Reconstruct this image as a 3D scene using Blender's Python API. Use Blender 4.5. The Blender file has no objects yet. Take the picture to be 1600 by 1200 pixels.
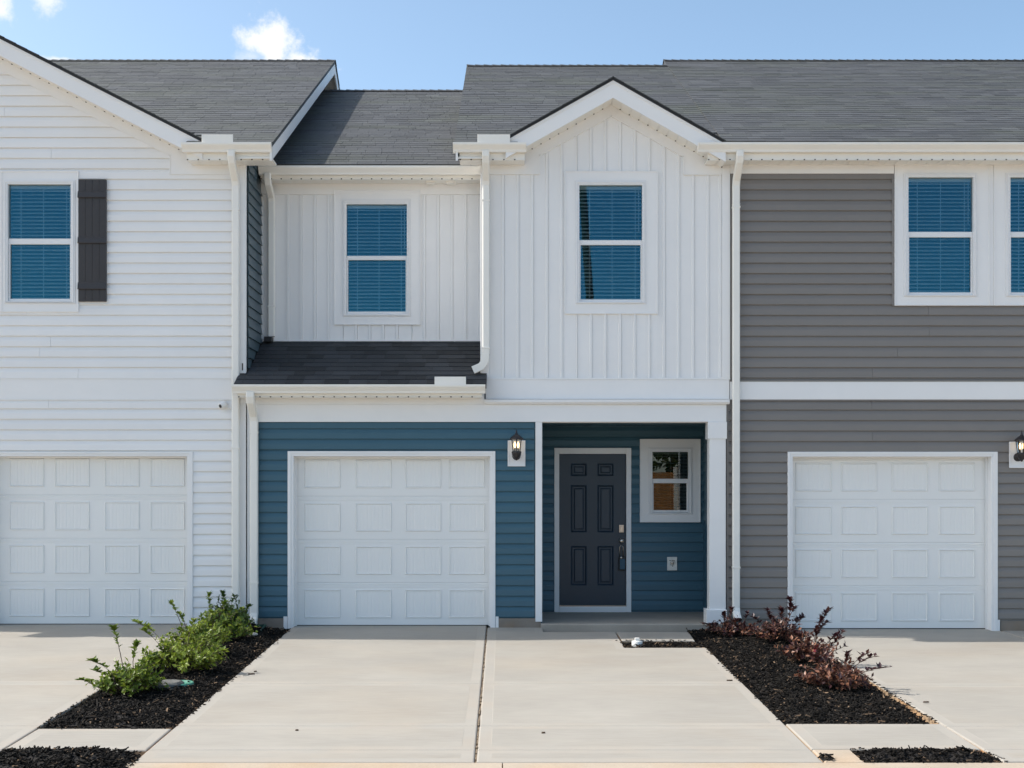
import bpy, math, random
from mathutils import Vector, noise as mnoise

random.seed(11)
C = bpy.context.scene
COL = C.collection

# ------------------------------------------------------------------ camera, sky, sun, exposure
FOC = 2000.0          # focal length in photograph pixels (45 mm on a 36 mm frame, 1600 wide)
PX, HY = 785.0, 755.0  # vanishing point of the lines that run straight back, horizon row
CZ = 1.8              # eye height over the garage slab
Y0 = 16.0             # distance to the house fronts; on that plane 125 px = 1 m

cd = bpy.data.cameras.new('camera')
cam = bpy.data.objects.new('camera', cd)
COL.objects.link(cam)
cam.location = (0, 0, CZ)
cam.rotation_euler = (math.radians(90), 0, 0)
cd.sensor_fit = 'HORIZONTAL'
cd.sensor_width = 36.0
cd.lens = 45.0
cd.shift_x = 15.0 / 1600.0
cd.shift_y = 155.0 / 1600.0
cd.clip_start = 0.1
cd.clip_end = 3000.0
C.camera = cam

SUN_DIR = Vector((-0.93, 0.10, 1.0)).normalized()      # towards the sun
SUN_EL = math.asin(SUN_DIR.z)
SUN_AZ = math.atan2(SUN_DIR.x, SUN_DIR.y)

world = bpy.data.worlds.new('World')
C.world = world
world.use_nodes = True
wn, wl_ = world.node_tree.nodes, world.node_tree.links
wn.clear()
wout = wn.new('ShaderNodeOutputWorld')
wbg = wn.new('ShaderNodeBackground')
sky = wn.new('ShaderNodeTexSky')
sky.sky_type = 'NISHITA'
sky.sun_disc = False
sky.sun_elevation = SUN_EL
sky.sun_rotation = SUN_AZ
sky.altitude = 200
sky.air_density = 0.68
sky.dust_density = 2.0
sky.ozone_density = 5.0
SKY_STRENGTH = 0.15
wbg.inputs['Strength'].default_value = SKY_STRENGTH
wl_.new(wbg.outputs[0], wout.inputs[0])


def wmath(op, a, b=None, c=None):
    n = wn.new('ShaderNodeMath')
    n.operation = op
    for i, v in enumerate((a, b, c)):
        if v is None:
            continue
        if isinstance(v, (int, float)):
            n.inputs[i].default_value = v
        else:
            wl_.new(v, n.inputs[i])
    return n.outputs[0]


def build_sky():
    """Small cumulus puffs: noise-torn patches around a few directions of the sky."""
    tc = wn.new('ShaderNodeTexCoord')
    nz = wn.new('ShaderNodeTexNoise')
    nz.inputs['Scale'].default_value = 46.0
    nz.inputs['Detail'].default_value = 8.0
    nz.inputs['Roughness'].default_value = 0.62
    wl_.new(tc.outputs['Generated'], nz.inputs['Vector'])
    total = None
    # direction (x/y, z/y), radii, weight
    for (u, v, ru, rv, wgt) in ((-0.180, 0.345, 0.030, 0.021, 1.0), (-0.156, 0.327, 0.026, 0.014, 1.0),
                                (-0.196, 0.333, 0.018, 0.008, 0.45),
                                (-0.397, 0.372, 0.018, 0.016, 0.9), (-0.357, 0.379, 0.014, 0.014, 0.75),
                                (-0.345, 0.330, 0.022, 0.004, 0.9), 
                                (0.62, 0.43, 0.05, 0.03, 1.0), (-0.75, 0.30, 0.07, 0.03, 1.0)):
        d = Vector((u, 1.0, v)).normalized()
        s = wn.new('ShaderNodeVectorMath')
        s.operation = 'SUBTRACT'
        wl_.new(tc.outputs['Generated'], s.inputs[0])
        s.inputs[1].default_value = d
        m = wn.new('ShaderNodeVectorMath')
        m.operation = 'MULTIPLY'
        wl_.new(s.outputs[0], m.inputs[0])
        m.inputs[1].default_value = (1 / ru, 1 / ru, 1 / rv)
        ln = wn.new('ShaderNodeVectorMath')
        ln.operation = 'LENGTH'
        wl_.new(m.outputs[0], ln.inputs[0])
        fall = wmath('SUBTRACT', 1.35, ln.outputs['Value'])
        dn = wmath('MULTIPLY_ADD', nz.outputs['Fac'], 2.6, -1.35)
        sm = wmath('ADD', fall, dn)
        mr = wn.new('ShaderNodeMapRange')
        mr.interpolation_type = 'SMOOTHSTEP'
        wl_.new(sm, mr.inputs['Value'])
        mr.inputs['From Min'].default_value = 0.32
        mr.inputs['From Max'].default_value = 1.15
        mr.inputs['To Max'].default_value = wgt
        total = mr.outputs['Result'] if total is None else wmath('MAXIMUM', total, mr.outputs['Result'])
    tint = wn.new('ShaderNodeVectorMath')      # the camera's daylight balance, the same over the whole sky
    tint.operation = 'MULTIPLY'
    wl_.new(sky.outputs[0], tint.inputs[0])
    tint.inputs[1].default_value = (1.03, 0.965, 0.765)
    mix = wn.new('ShaderNodeMixRGB')
    wl_.new(total, mix.inputs['Fac'])
    wl_.new(tint.outputs[0], mix.inputs['Color1'])
    mix.inputs['Color2'].default_value = (CLOUD_V * 0.97, CLOUD_V * 0.985, CLOUD_V, 1)
    wl_.new(mix.outputs[0], wbg.inputs['Color'])


CLOUD_V = 3.2
build_sky()

sd = bpy.data.lights.new('sun', 'SUN')
sd.energy = 2.0
sd.angle = math.radians(0.5)
sd.color = (1.0, 0.955, 0.90)
sun = bpy.data.objects.new('sun', sd)
COL.objects.link(sun)
sun.rotation_euler = (-SUN_DIR).to_track_quat('-Z', 'Y').to_euler()
sun.location = (-20, 10, 25)

C.view_settings.view_transform = 'Standard'
C.view_settings.look = 'None'
C.view_settings.gamma = 1.0
C.view_settings.use_curve_mapping = False
C.view_settings.exposure = 1.2


# ------------------------------------------------------------------ survey helpers
def wx(px, Y=Y0):
    return (px - PX) * Y / FOC


def wz(py, Y=Y0):
    return CZ + (HY - py) * Y / FOC


# ------------------------------------------------------------------ materials
def mat(name):
    m = bpy.data.materials.new(name)
    m.use_nodes = True
    nt = m.node_tree
    nt.nodes.clear()
    out = nt.nodes.new('ShaderNodeOutputMaterial')
    return m, nt, out


def node(nt, kind, **kw):
    n = nt.nodes.new(kind)
    for k, v in kw.items():
        setattr(n, k, v)
    return n


def surf(name, col, rough=0.5, var=0.06, vscale=3.0, stretch=(1, 1, 1), bump=0.0, bscale=60.0, bstretch=(1, 1, 1),
         spec=0.5, metal=0.0, tone=None, tone_amt=0.0, rnd=0.0, col2=None, col2_amt=0.0, fine=0.0, fscale=150.0):
    """Principled surface; colour varies by noise (dirt, wear), by a per-piece 'tone' attribute or by object."""
    m, nt, out = mat(name)
    L = nt.links
    b = node(nt, 'ShaderNodeBsdfPrincipled')
    b.inputs['Roughness'].default_value = rough
    b.inputs['Metallic'].default_value = metal
    b.inputs['Specular IOR Level'].default_value = spec
    L.new(b.outputs[0], out.inputs[0])
    tc = node(nt, 'ShaderNodeNewGeometry')
    mp = node(nt, 'ShaderNodeMapping')
    mp.inputs['Scale'].default_value = stretch
    L.new(tc.outputs['Position'], mp.inputs['Vector'])
    nz = node(nt, 'ShaderNodeTexNoise')
    nz.inputs['Scale'].default_value = vscale
    nz.inputs['Detail'].default_value = 5
    nz.inputs['Roughness'].default_value = 0.6
    L.new(mp.outputs[0], nz.inputs['Vector'])
    mr = node(nt, 'ShaderNodeMapRange')
    mr.inputs['From Min'].default_value = 0.25
    mr.inputs['From Max'].default_value = 0.75
    mr.inputs['To Min'].default_value = 1 - var
    mr.inputs['To Max'].default_value = 1 + var
    L.new(nz.outputs['Fac'], mr.inputs['Value'])
    val = mr.outputs[0]

    def mul(a, bsock):
        n = node(nt, 'ShaderNodeMath', operation='MULTIPLY')
        L.new(a, n.inputs[0])
        L.new(bsock, n.inputs[1])
        return n.outputs[0]
    if fine:
        n2 = node(nt, 'ShaderNodeTexNoise')
        n2.inputs['Scale'].default_value = fscale
        n2.inputs['Detail'].default_value = 3
        mp2 = node(nt, 'ShaderNodeMapping')
        mp2.inputs['Scale'].default_value = bstretch
        L.new(tc.outputs['Position'], mp2.inputs['Vector'])
        L.new(mp2.outputs[0], n2.inputs['Vector'])
        m2 = node(nt, 'ShaderNodeMapRange')
        m2.inputs['From Min'].default_value = 0.25
        m2.inputs['From Max'].default_value = 0.75
        m2.inputs['To Min'].default_value = 1 - fine
        m2.inputs['To Max'].default_value = 1 + fine
        L.new(n2.outputs['Fac'], m2.inputs['Value'])
        val = mul(val, m2.outputs[0])
    if tone:
        at = node(nt, 'ShaderNodeAttribute', attribute_name='tone')
        m3 = node(nt, 'ShaderNodeMapRange')
        m3.inputs['To Min'].default_value = 1 - tone_amt
        m3.inputs['To Max'].default_value = 1 + tone_amt
        L.new(at.outputs['Fac'], m3.inputs['Value'])
        val = mul(val, m3.outputs[0])
    if rnd:
        oi = node(nt, 'ShaderNodeObjectInfo')
        m4 = node(nt, 'ShaderNodeMapRange')
        m4.inputs['To Min'].default_value = 1 - rnd
        m4.inputs['To Max'].default_value = 1 + rnd
        L.new(oi.outputs['Random'], m4.inputs['Value'])
        val = mul(val, m4.outputs[0])
    base = node(nt, 'ShaderNodeMixRGB')
    base.inputs['Color1'].default_value = (*col, 1)
    base.inputs['Color2'].default_value = (*(col2 or col), 1)
    base.inputs['Fac'].default_value = 0
    if col2:
        if tone == 'mix':
            at2 = node(nt, 'ShaderNodeAttribute', attribute_name='hue')
            L.new(at2.outputs['Fac'], base.inputs['Fac'])
        else:
            n5 = node(nt, 'ShaderNodeTexNoise')
            n5.inputs['Scale'].default_value = vscale * 0.7
            n5.inputs['Detail'].default_value = 6
            mp5 = node(nt, 'ShaderNodeMapping')
            mp5.inputs['Location'].default_value = (7.3, 2.1, 4.4)
            mp5.inputs['Scale'].default_value = stretch
            L.new(tc.outputs['Position'], mp5.inputs['Vector'])
            L.new(mp5.outputs[0], n5.inputs['Vector'])
            m5 = node(nt, 'ShaderNodeMapRange')
            m5.inputs['From Min'].default_value = 0.45
            m5.inputs['From Max'].default_value = 0.75
            m5.inputs['To Max'].default_value = col2_amt
            L.new(n5.outputs['Fac'], m5.inputs['Value'])
            L.new(m5.outputs[0], base.inputs['Fac'])
    sc = node(nt, 'ShaderNodeVectorMath', operation='SCALE')
    L.new(base.outputs[0], sc.inputs[0])
    L.new(val, sc.inputs['Scale'])
    L.new(sc.outputs[0], b.inputs['Base Color'])
    if bump:
        nb = node(nt, 'ShaderNodeTexNoise')
        nb.inputs['Scale'].default_value = bscale
        nb.inputs['Detail'].default_value = 4
        mb_ = node(nt, 'ShaderNodeMapping')
        mb_.inputs['Scale'].default_value = bstretch
        L.new(tc.outputs['Position'], mb_.inputs['Vector'])
        L.new(mb_.outputs[0], nb.inputs['Vector'])
        bp = node(nt, 'ShaderNodeBump')
        bp.inputs['Strength'].default_value = bump
        bp.inputs['Distance'].default_value = 0.01
        L.new(nb.outputs['Fac'], bp.inputs['Height'])
        L.new(bp.outputs[0], b.inputs['Normal'])
    return m


def leaf_mat(name, ca, cb, trans=0.25):
    m, nt, out = mat(name)
    L = nt.links
    at = node(nt, 'ShaderNodeAttribute', attribute_name='tone')
    mx = node(nt, 'ShaderNodeMixRGB')
    mx.inputs['Color1'].default_value = (*ca, 1)
    mx.inputs['Color2'].default_value = (*cb, 1)
    L.new(at.outputs['Fac'], mx.inputs['Fac'])
    b = node(nt, 'ShaderNodeBsdfPrincipled')
    b.inputs['Roughness'].default_value = 0.42
    L.new(mx.outputs[0], b.inputs['Base Color'])
    tr = node(nt, 'ShaderNodeBsdfTranslucent')
    L.new(mx.outputs[0], tr.inputs['Color'])
    ms = node(nt, 'ShaderNodeMixShader')
    ms.inputs[0].default_value = trans
    L.new(b.outputs[0], ms.inputs[1])
    L.new(tr.outputs[0], ms.inputs[2])
    L.new(ms.outputs[0], out.inputs[0])
    return m


def glass_mat(name, tint, refl, fac):
    m, nt, out = mat(name)
    L = nt.links
    t = node(nt, 'ShaderNodeBsdfTransparent')
    t.inputs[0].default_value = (*tint, 1)
    g = node(nt, 'ShaderNodeBsdfGlossy')
    g.inputs['Color'].default_value = (*refl, 1)
    g.inputs['Roughness'].default_value = 0.0
    geo = node(nt, 'ShaderNodeNewGeometry')
    nz = node(nt, 'ShaderNodeTexNoise')
    nz.inputs['Scale'].default_value = 1.1
    nz.inputs['Detail'].default_value = 0.0
    L.new(geo.outputs['Position'], nz.inputs['Vector'])
    bp = node(nt, 'ShaderNodeBump')
    bp.inputs['Strength'].default_value = 0.03
    bp.inputs['Distance'].default_value = 0.01
    L.new(nz.outputs['Fac'], bp.inputs['Height'])
    L.new(bp.outputs[0], g.inputs['Normal'])
    fr = node(nt, 'ShaderNodeFresnel')
    fr.inputs['IOR'].default_value = 1.5
    ad = node(nt, 'ShaderNodeMath', operation='ADD', use_clamp=True)
    L.new(fr.outputs[0], ad.inputs[0])
    ad.inputs[1].default_value = fac
    ms = node(nt, 'ShaderNodeMixShader')
    L.new(ad.outputs[0], ms.inputs[0])
    L.new(t.outputs[0], ms.inputs[1])
    L.new(g.outputs[0], ms.inputs[2])
    L.new(ms.outputs[0], out.inputs[0])
    return m


def emit_mat(name, col, strength):
    m, nt, out = mat(name)
    e = node(nt, 'ShaderNodeEmission')
    e.inputs[0].default_value = (*col, 1)
    e.inputs[1].default_value = strength
    nt.links.new(e.outputs[0], out.inputs[0])
    return m


M = {}
M['white_siding'] = surf('white_vinyl_siding', (0.855, 0.85, 0.84), 0.42, 0.025, 1.3, rnd=0.015, bump=0.22, bscale=3.0, bstretch=(0.5, 1, 2.5), spec=0.4)
M['white_trim'] = surf('white_trim', (0.865, 0.86, 0.85), 0.4, 0.02, 1.7, spec=0.4)
M['cream_metal'] = surf('white_aluminium', (0.88, 0.855, 0.795), 0.33, 0.03, 2.0, spec=0.5)
M['white_door'] = surf('white_steel_door', (0.875, 0.87, 0.845), 0.4, 0.015, 1.2)
M['window_vinyl'] = surf('white_window_vinyl', (0.82, 0.82, 0.82), 0.35, 0.01)
M['blue_siding'] = surf('blue_vinyl_siding', (0.049, 0.124, 0.170), 0.40, 0.04, 1.4, rnd=0.03, bump=0.25, bscale=3.0, bstretch=(0.5, 1, 2.5), spec=0.45)
M['slate_siding'] = surf('slate_vinyl_siding', (0.072, 0.115, 0.142), 0.40, 0.04, 1.4, rnd=0.03)
M['grey_siding'] = surf('grey_vinyl_siding', (0.222, 0.205, 0.190), 0.40, 0.04, 1.4, rnd=0.03, bump=0.25, bscale=3.0, bstretch=(0.5, 1, 2.5), spec=0.45)
M['shutter'] = surf('charcoal_shutter_vinyl', (0.036, 0.033, 0.035), 0.5, 0.05, 5, bump=0.1, bscale=40, bstretch=(6, 6, 0.6))
M['front_door'] = surf('slate_paint', (0.025, 0.044, 0.066), 0.38, 0.03, 3)
M['shingle'] = surf('charcoal_shingle', (0.074, 0.076, 0.078), 0.66, 0.22, 1.6, stretch=(0.5, 2.0, 2.0), tone=True, tone_amt=0.22, bump=0.4, bscale=260, spec=0.5,
                    col2=(0.078, 0.085, 0.062), col2_amt=0.7, fine=0.25, fscale=420)
M['shingle_shaded'] = surf('charcoal_shingle_shaded', (0.040, 0.043, 0.048), 0.75, 0.1, 1.0, rnd=0.36, bump=0.4, bscale=260, spec=0.3, fine=0.25, fscale=420)  # darker copy of the shingle; the low roof's shade is in the colour
M['drip_edge'] = surf('black_drip_edge', (0.014, 0.014, 0.015), 0.6, 0.05)
M['concrete'] = surf('broom_concrete', (0.380, 0.353, 0.308), 0.85, 0.095, 1.0, stretch=(0.8, 1.3, 1), bump=0.35, bscale=55, bstretch=(0.12, 4.0, 1),
                     spec=0.25, col2=(0.385, 0.335, 0.27), col2_amt=0.6, fine=0.10, fscale=45)
M['concrete_edge'] = surf('trowelled_concrete', (0.392, 0.364, 0.318), 0.8, 0.05, 2.0, spec=0.25, col2=(0.45, 0.36, 0.27), col2_amt=0.35, fine=0.03, fscale=90)
M['concrete_side'] = surf('clay_stained_concrete', (0.47, 0.335, 0.215), 0.9, 0.15, 3.0, spec=0.2, col2=(0.52, 0.27, 0.11), col2_amt=0.8)
M['kerb'] = surf('kerb_concrete', (0.46, 0.385, 0.30), 0.9, 0.10, 2.5, spec=0.2, col2=(0.50, 0.33, 0.19), col2_amt=0.55, fine=0.08, fscale=80)
M['porch'] = surf('porch_concrete', (0.40, 0.355, 0.30), 0.85, 0.12, 2.0, spec=0.25, col2=(0.30, 0.27, 0.22), col2_amt=0.5, fine=0.05, fscale=70)
M['foundation'] = surf('foundation_concrete', (0.24, 0.205, 0.17), 0.92, 0.14, 4.0, col2=(0.30, 0.20, 0.12), col2_amt=0.6, bump=0.5, bscale=60)
M['joint'] = surf('joint_filler', (0.22, 0.165, 0.11), 0.95, 0.35, 12)
M['soil'] = surf('dark_soil', (0.018, 0.015, 0.013), 0.95, 0.3, 8, bump=0.8, bscale=40)
M['mulch'] = surf('black_mulch', (0.0135, 0.0115, 0.0095), 0.8, 0.2, 20, tone='mix', tone_amt=0.85, col2=(0.24, 0.16, 0.10), spec=0.15)
M['ground'] = surf('clay_ground', (0.40, 0.29, 0.19), 0.95, 0.2, 0.5, col2=(0.24, 0.22, 0.11), col2_amt=0.5)
M['road'] = surf('street_concrete', (0.40, 0.36, 0.30), 0.9, 0.10, 1.5, bump=0.4, bscale=120)  # unseen street, made pale to bounce light onto the house fronts
M['green_leaf'] = leaf_mat('green_leaves', (0.045, 0.105, 0.012), (0.31, 0.38, 0.045), 0.35)
M['deep_leaf'] = leaf_mat('deep_green_leaves', (0.030, 0.080, 0.014), (0.17, 0.25, 0.045), 0.3)
M['red_leaf'] = leaf_mat('burgundy_leaves', (0.040, 0.010, 0.015), (0.36, 0.16, 0.09), 0.2)
M['tree_leaf'] = leaf_mat('tree_leaves', (0.02, 0.05, 0.012), (0.06, 0.11, 0.025))
M['stem'] = surf('shrub_stem', (0.085, 0.055, 0.042), 0.8, 0.2, 20)
M['petal'] = surf('red_petal', (0.50, 0.015, 0.05), 0.5, 0.1)
M['bark'] = surf('bark', (0.07, 0.05, 0.035), 0.9, 0.3, 6)
M['cedar'] = surf('cedar_boards', (0.40, 0.175, 0.045), 0.7, 0.15, 3, rnd=0.15)
M['pane'] = glass_mat('blue_window_glass', (0.92, 0.99, 1.0), (0.050, 0.255, 0.38), 0.15)
M['porch_pane'] = glass_mat('clear_window_glass', (0.55, 0.60, 0.60), (0.66, 0.66, 0.64), 0.11)
M['blind'] = surf('white_blind', (0.85, 0.85, 0.83), 0.5, 0.02)
M['interior'] = surf('dark_room_wall', (0.08, 0.08, 0.08), 0.9, 0.02)  # near-black so rooms look unlit; shade put into the colour
M['lantern'] = surf('black_lantern_metal', (0.022, 0.018, 0.020), 0.4, 0.1, 20, spec=0.5)
M['lantern_glass'] = glass_mat('lantern_glass', (0.93, 0.93, 0.92), (0.9, 0.9, 0.9), 0.03)
M['bulb'] = emit_mat('lit_bulb', (1.0, 0.68, 0.30), 2.2)
M['nickel'] = surf('satin_nickel', (0.62, 0.55, 0.48), 0.3, 0.05, metal=1.0)
M['lockbox_blue'] = surf('blue_lockbox_plastic', (0.012, 0.075, 0.13), 0.4, 0.05)
M['black_plastic'] = surf('black_plastic', (0.012, 0.012, 0.013), 0.45, 0.05)
M['camera_white'] = surf('camera_shell', (0.80, 0.80, 0.79), 0.35, 0.02)
M['green_plastic'] = surf('dark_green_plastic', (0.012, 0.055, 0.040), 0.5, 0.15, 9)
M['teal_plastic'] = surf('bright_green_plastic', (0.06, 0.23, 0.165), 0.45, 0.1, 9)
M['grey_lid'] = surf('dusty_grey_lid', (0.15, 0.15, 0.14), 0.8, 0.35, 16, col2=(0.06, 0.055, 0.05), col2_amt=0.8)
M['pvc'] = surf('white_pvc', (0.80, 0.79, 0.74), 0.4, 0.05, 20)
M['pale_stone'] = surf('pale_stone', (0.62, 0.58, 0.52), 0.8, 0.15, 30)
M['rust'] = surf('rusty_vent', (0.46, 0.33, 0.23), 0.9, 0.3, 20)
M['painted_hole'] = surf('painted_opening_dark', (0.02, 0.018, 0.016), 0.9, 0.0)  # near-black solid faces; the dark inside of openings is painted on
M['debris'] = surf('dry_debris', (0.10, 0.065, 0.042), 0.9, 0.3, 30)

# ------------------------------------------------------------------ mesh builder
WL = {}


class MB:
    def __init__(self):
        self.v, self.f, self.mi, self.tone, self.hue, self.sm = [], [], [], [], [], []

    def add(self, vs, fs, mi=0, tone=0.5, hue=0.0, sm=False):
        o = len(self.v)
        self.v += [tuple(p) for p in vs]
        for f in fs:
            self.f.append([o + i for i in f])
            self.mi.append(mi)
            self.tone.append(tone)
            self.hue.append(hue)
            self.sm.append(sm)
        return self

    def hexa(self, p, mi=0, **k):
        # p: bottom ring 0-3 (ccw from above), top ring 4-7
        return self.add(p, [(3, 2, 1, 0), (4, 5, 6, 7), (0, 1, 5, 4), (1, 2, 6, 5), (2, 3, 7, 6), (3, 0, 4, 7)], mi, **k)

    def box(self, x0, x1, y0, y1, z0, z1, mi=0, **k):
        return self.hexa([(x0, y0, z0), (x1, y0, z0), (x1, y1, z0), (x0, y1, z0),
                          (x0, y0, z1), (x1, y0, z1), (x1, y1, z1), (x0, y1, z1)], mi, **k)

    def prism_y(self, poly, y0, y1, mi=0, **k):
        """poly of (x, z), extruded from y0 to y1."""
        a = sum(poly[i][0] * poly[(i + 1) % len(poly)][1] - poly[(i + 1) % len(poly)][0] * poly[i][1] for i in range(len(poly)))
        if a < 0:
            poly = poly[::-1]
        n = len(poly)
        vs = [(x, y0, z) for x, z in poly] + [(x, y1, z) for x, z in poly]
        fs = [tuple(range(n)), tuple(range(2 * n - 1, n - 1, -1))]
        fs += [(i, n + i, n + (i + 1) % n, (i + 1) % n) for i in range(n)]
        return self.add(vs, fs, mi, **k)

    def prism_x(self, poly, x0, x1, mi=0, **k):
        """poly of (y, z), extruded from x0 to x1."""
        a = sum(poly[i][0] * poly[(i + 1) % len(poly)][1] - poly[(i + 1) % len(poly)][0] * poly[i][1] for i in range(len(poly)))
        if a < 0:
            poly = poly[::-1]
        n = len(poly)
        vs = [(x0, y, z) for y, z in poly] + [(x1, y, z) for y, z in poly]
        fs = [tuple(range(n - 1, -1, -1)), tuple(range(n, 2 * n))]
        fs += [(i, (i + 1) % n, n + (i + 1) % n, n + i) for i in range(n)]
        return self.add(vs, fs, mi, **k)

    def ring_y(self, o, i, y0, y1, mi=0, **k):
        """mitred rectangular frame; o, i = (x0, x1, z0, z1)."""
        O = [(o[0], o[2]), (o[1], o[2]), (o[1], o[3]), (o[0], o[3])]
        I = [(i[0], i[2]), (i[1], i[2]), (i[1], i[3]), (i[0], i[3])]
        vs = [(x, y0, z) for x, z in O + I] + [(x, y1, z) for x, z in O + I]
        fs = []
        for q in range(4):
            r = (q + 1) % 4
            fs += [(q, r, 4 + r, 4 + q), (8 + r, 8 + q, 12 + q, 12 + r), (q, 8 + q, 8 + r, r), (4 + r, 12 + r, 12 + q, 4 + q)]
        return self.add(vs, fs, mi, **k)

    def lathe(self, prof, c, seg=16, mi=0, axis='z', sm=True, rot=0.0, cap=True):
        """prof of (r, h) along the axis."""
        vs, fs = [], []
        n = len(prof)
        for r, h in prof:
            for s in range(seg):
                a = 2 * math.pi * s / seg + rot
                u, w = r * math.cos(a), r * math.sin(a)
                vs.append((c[0] + u, c[1] + w, c[2] + h) if axis == 'z' else ((c[0] + u, c[1] + h, c[2] + w) if axis == 'y' else (c[0] + h, c[1] + u, c[2] + w)))
        for j in range(n - 1):
            for s in range(seg):
                t = (s + 1) % seg
                fs.append((j * seg + s, j * seg + t, (j + 1) * seg + t, (j + 1) * seg + s))
        if cap:
            fs.append(tuple(range(seg - 1, -1, -1)))
            fs.append(tuple((n - 1) * seg + s for s in range(seg)))
        return self.add(vs, fs, mi, sm=sm)

    def tube(self, pts, r0, r1=None, seg=6, mi=0, sm=True):
        r1 = r0 if r1 is None else r1
        vs, fs = [], []
        n = len(pts)
        for i, p in enumerate(pts):
            p = Vector(p)
            d = (Vector(pts[min(i + 1, n - 1)]) - Vector(pts[max(i - 1, 0)])).normalized()
            a = d.orthogonal().normalized()
            b = d.cross(a)
            r = r0 + (r1 - r0) * i / max(1, n - 1)
            for s in range(seg):
                t = 2 * math.pi * s / seg
                vs.append(p + a * (r * math.cos(t)) + b * (r * math.sin(t)))
        for j in range(n - 1):
            for s in range(seg):
                t = (s + 1) % seg
                fs.append((j * seg + s, j * seg + t, (j + 1) * seg + t, (j + 1) * seg + s))
        fs.append(tuple(range(seg - 1, -1, -1)))
        fs.append(tuple((n - 1) * seg + s for s in range(seg)))
        return self.add(vs, fs, mi, sm=sm)

    def sweep_x(self, path, w, d, x, mi=0, corner=0.012, cap_mi=None):
        """rectangular pipe (w across X, d deep) along a path of (y, z) at constant x, chamfered corners."""
        vs, fs = [], []
        n = len(path)
        for i, (y, z) in enumerate(path):
            a = Vector(path[max(i - 1, 0)])
            b = Vector(path[min(i + 1, n - 1)])
            t = (b - a).normalized()
            nn = Vector((-t.y, t.x))
            k = 1.0
            if 0 < i < n - 1:
                t1 = (Vector(path[i]) - a).normalized()
                k = 1.0 / max(0.5, abs(t1.dot(t)))
            hw, hd, c = w / 2, d / 2, corner
            for (px_, q) in ((-hw, -hd + c), (-hw + c, -hd), (hw - c, -hd), (hw, -hd + c), (hw, hd - c), (hw - c, hd), (-hw + c, hd), (-hw, hd - c)):
                vs.append((x + px_, y + nn.x * q * k, z + nn.y * q * k))
        for j in range(n - 1):
            for s in range(8):
                t = (s + 1) % 8
                fs.append((j * 8 + s, j * 8 + t, (j + 1) * 8 + t, (j + 1) * 8 + s))
        fs.append(tuple(range(7, -1, -1)))
        self.add(vs, fs, mi)
        self.add([vs[(n - 1) * 8 + s] for s in range(8)], [tuple(range(8))], mi if cap_mi is None else cap_mi)
        return self

    def build(self, name, mats, parent=None, label=None, kind=None, bevel=0.0, attrs=False, at=None, shared=None):
        mats = mats if isinstance(mats, (list, tuple)) else [mats]
        if at is None:
            xs, ys, zs = zip(*self.v)
            at = Vector(((min(xs) + max(xs)) / 2, (min(ys) + max(ys)) / 2, (min(zs) + max(zs)) / 2))
        at = Vector(at)
        me = bpy.data.meshes.new(name)
        me.from_pydata([tuple(Vector(p) - at) for p in self.v], [], self.f)
        for m_ in mats:
            me.materials.append(m_)
        if len(mats) > 1:
            me.polygons.foreach_set('material_index', self.mi)
        if any(self.sm):
            me.polygons.foreach_set('use_smooth', self.sm)
        if attrs:
            a = me.attributes.new('tone', 'FLOAT', 'FACE')
            a.data.foreach_set('value', self.tone)
            a = me.attributes.new('hue', 'FLOAT', 'FACE')
            a.data.foreach_set('value', self.hue)
        me.update()
        return link_mesh(name, me, at, parent, label, kind, bevel)


def link_mesh(name, me, at, parent=None, label=None, kind=None, bevel=0.0):
    o = bpy.data.objects.new(name, me)
    COL.objects.link(o)
    at = Vector(at)
    WL[o.name] = at
    if parent is not None:
        o.parent = parent
        o.location = at - WL[parent.name]
    else:
        o.location = at
    if label:
        o['label'] = label
    if kind:
        o['kind'] = kind
    if bevel:
        b = o.modifiers.new('edge', 'BEVEL')
        b.width = bevel
        b.segments = 2
        b.limit_method = 'ANGLE'
    return o


def tag(o, label, cat=None, group=None, kind=None):
    o['label'] = label
    if cat:
        o['category'] = cat
    if group:
        o['group'] = group
    if kind:
        o['kind'] = kind
    return o


def thing(name, at, label, cat, group=None):
    o = bpy.data.objects.new(name, None)
    o.empty_display_size = 0.3
    COL.objects.link(o)
    o.location = at
    WL[o.name] = Vector(at)
    return tag(o, label, cat, group)


def cut(rect, holes, rows=True):
    """rect (x0, x1, z0, z1) minus rectangular holes, as a list of rects."""
    out = [rect]
    for h in holes:
        nxt = []
        for r in out:
            x0, x1, z0, z1 = r
            if h[0] >= x1 - 1e-6 or h[1] <= x0 + 1e-6 or h[2] >= z1 - 1e-6 or h[3] <= z0 + 1e-6:
                nxt.append(r)
                continue
            a0, a1 = max(x0, h[0]), min(x1, h[1])
            b0, b1 = max(z0, h[2]), min(z1, h[3])
            if rows:
                if b0 - z0 > 1e-4: nxt.append((x0, x1, z0, b0))
                if z1 - b1 > 1e-4: nxt.append((x0, x1, b1, z1))
                if a0 - x0 > 1e-4: nxt.append((x0, a0, b0, b1))
                if x1 - a1 > 1e-4: nxt.append((a1, x1, b0, b1))
            else:
                if a0 - x0 > 1e-4: nxt.append((x0, a0, z0, z1))
                if x1 - a1 > 1e-4: nxt.append((a1, x1, z0, z1))
                if b0 - z0 > 1e-4: nxt.append((a0, a1, z0, b0))
                if z1 - b1 > 1e-4: nxt.append((a0, a1, b1, z1))
        out = nxt
    return out


def pr(x0, x1, y0, y1, Y=Y0):
    """survey rectangle (columns x0..x1, rows y0..y1) on the plane at distance Y -> (x0, x1, z0, z1)."""
    return (wx(x0, Y), wx(x1, Y), wz(y1, Y), wz(y0, Y))


PITCH = 16.32 / 125.0     # one clapboard course
LIP = 0.023


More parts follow.
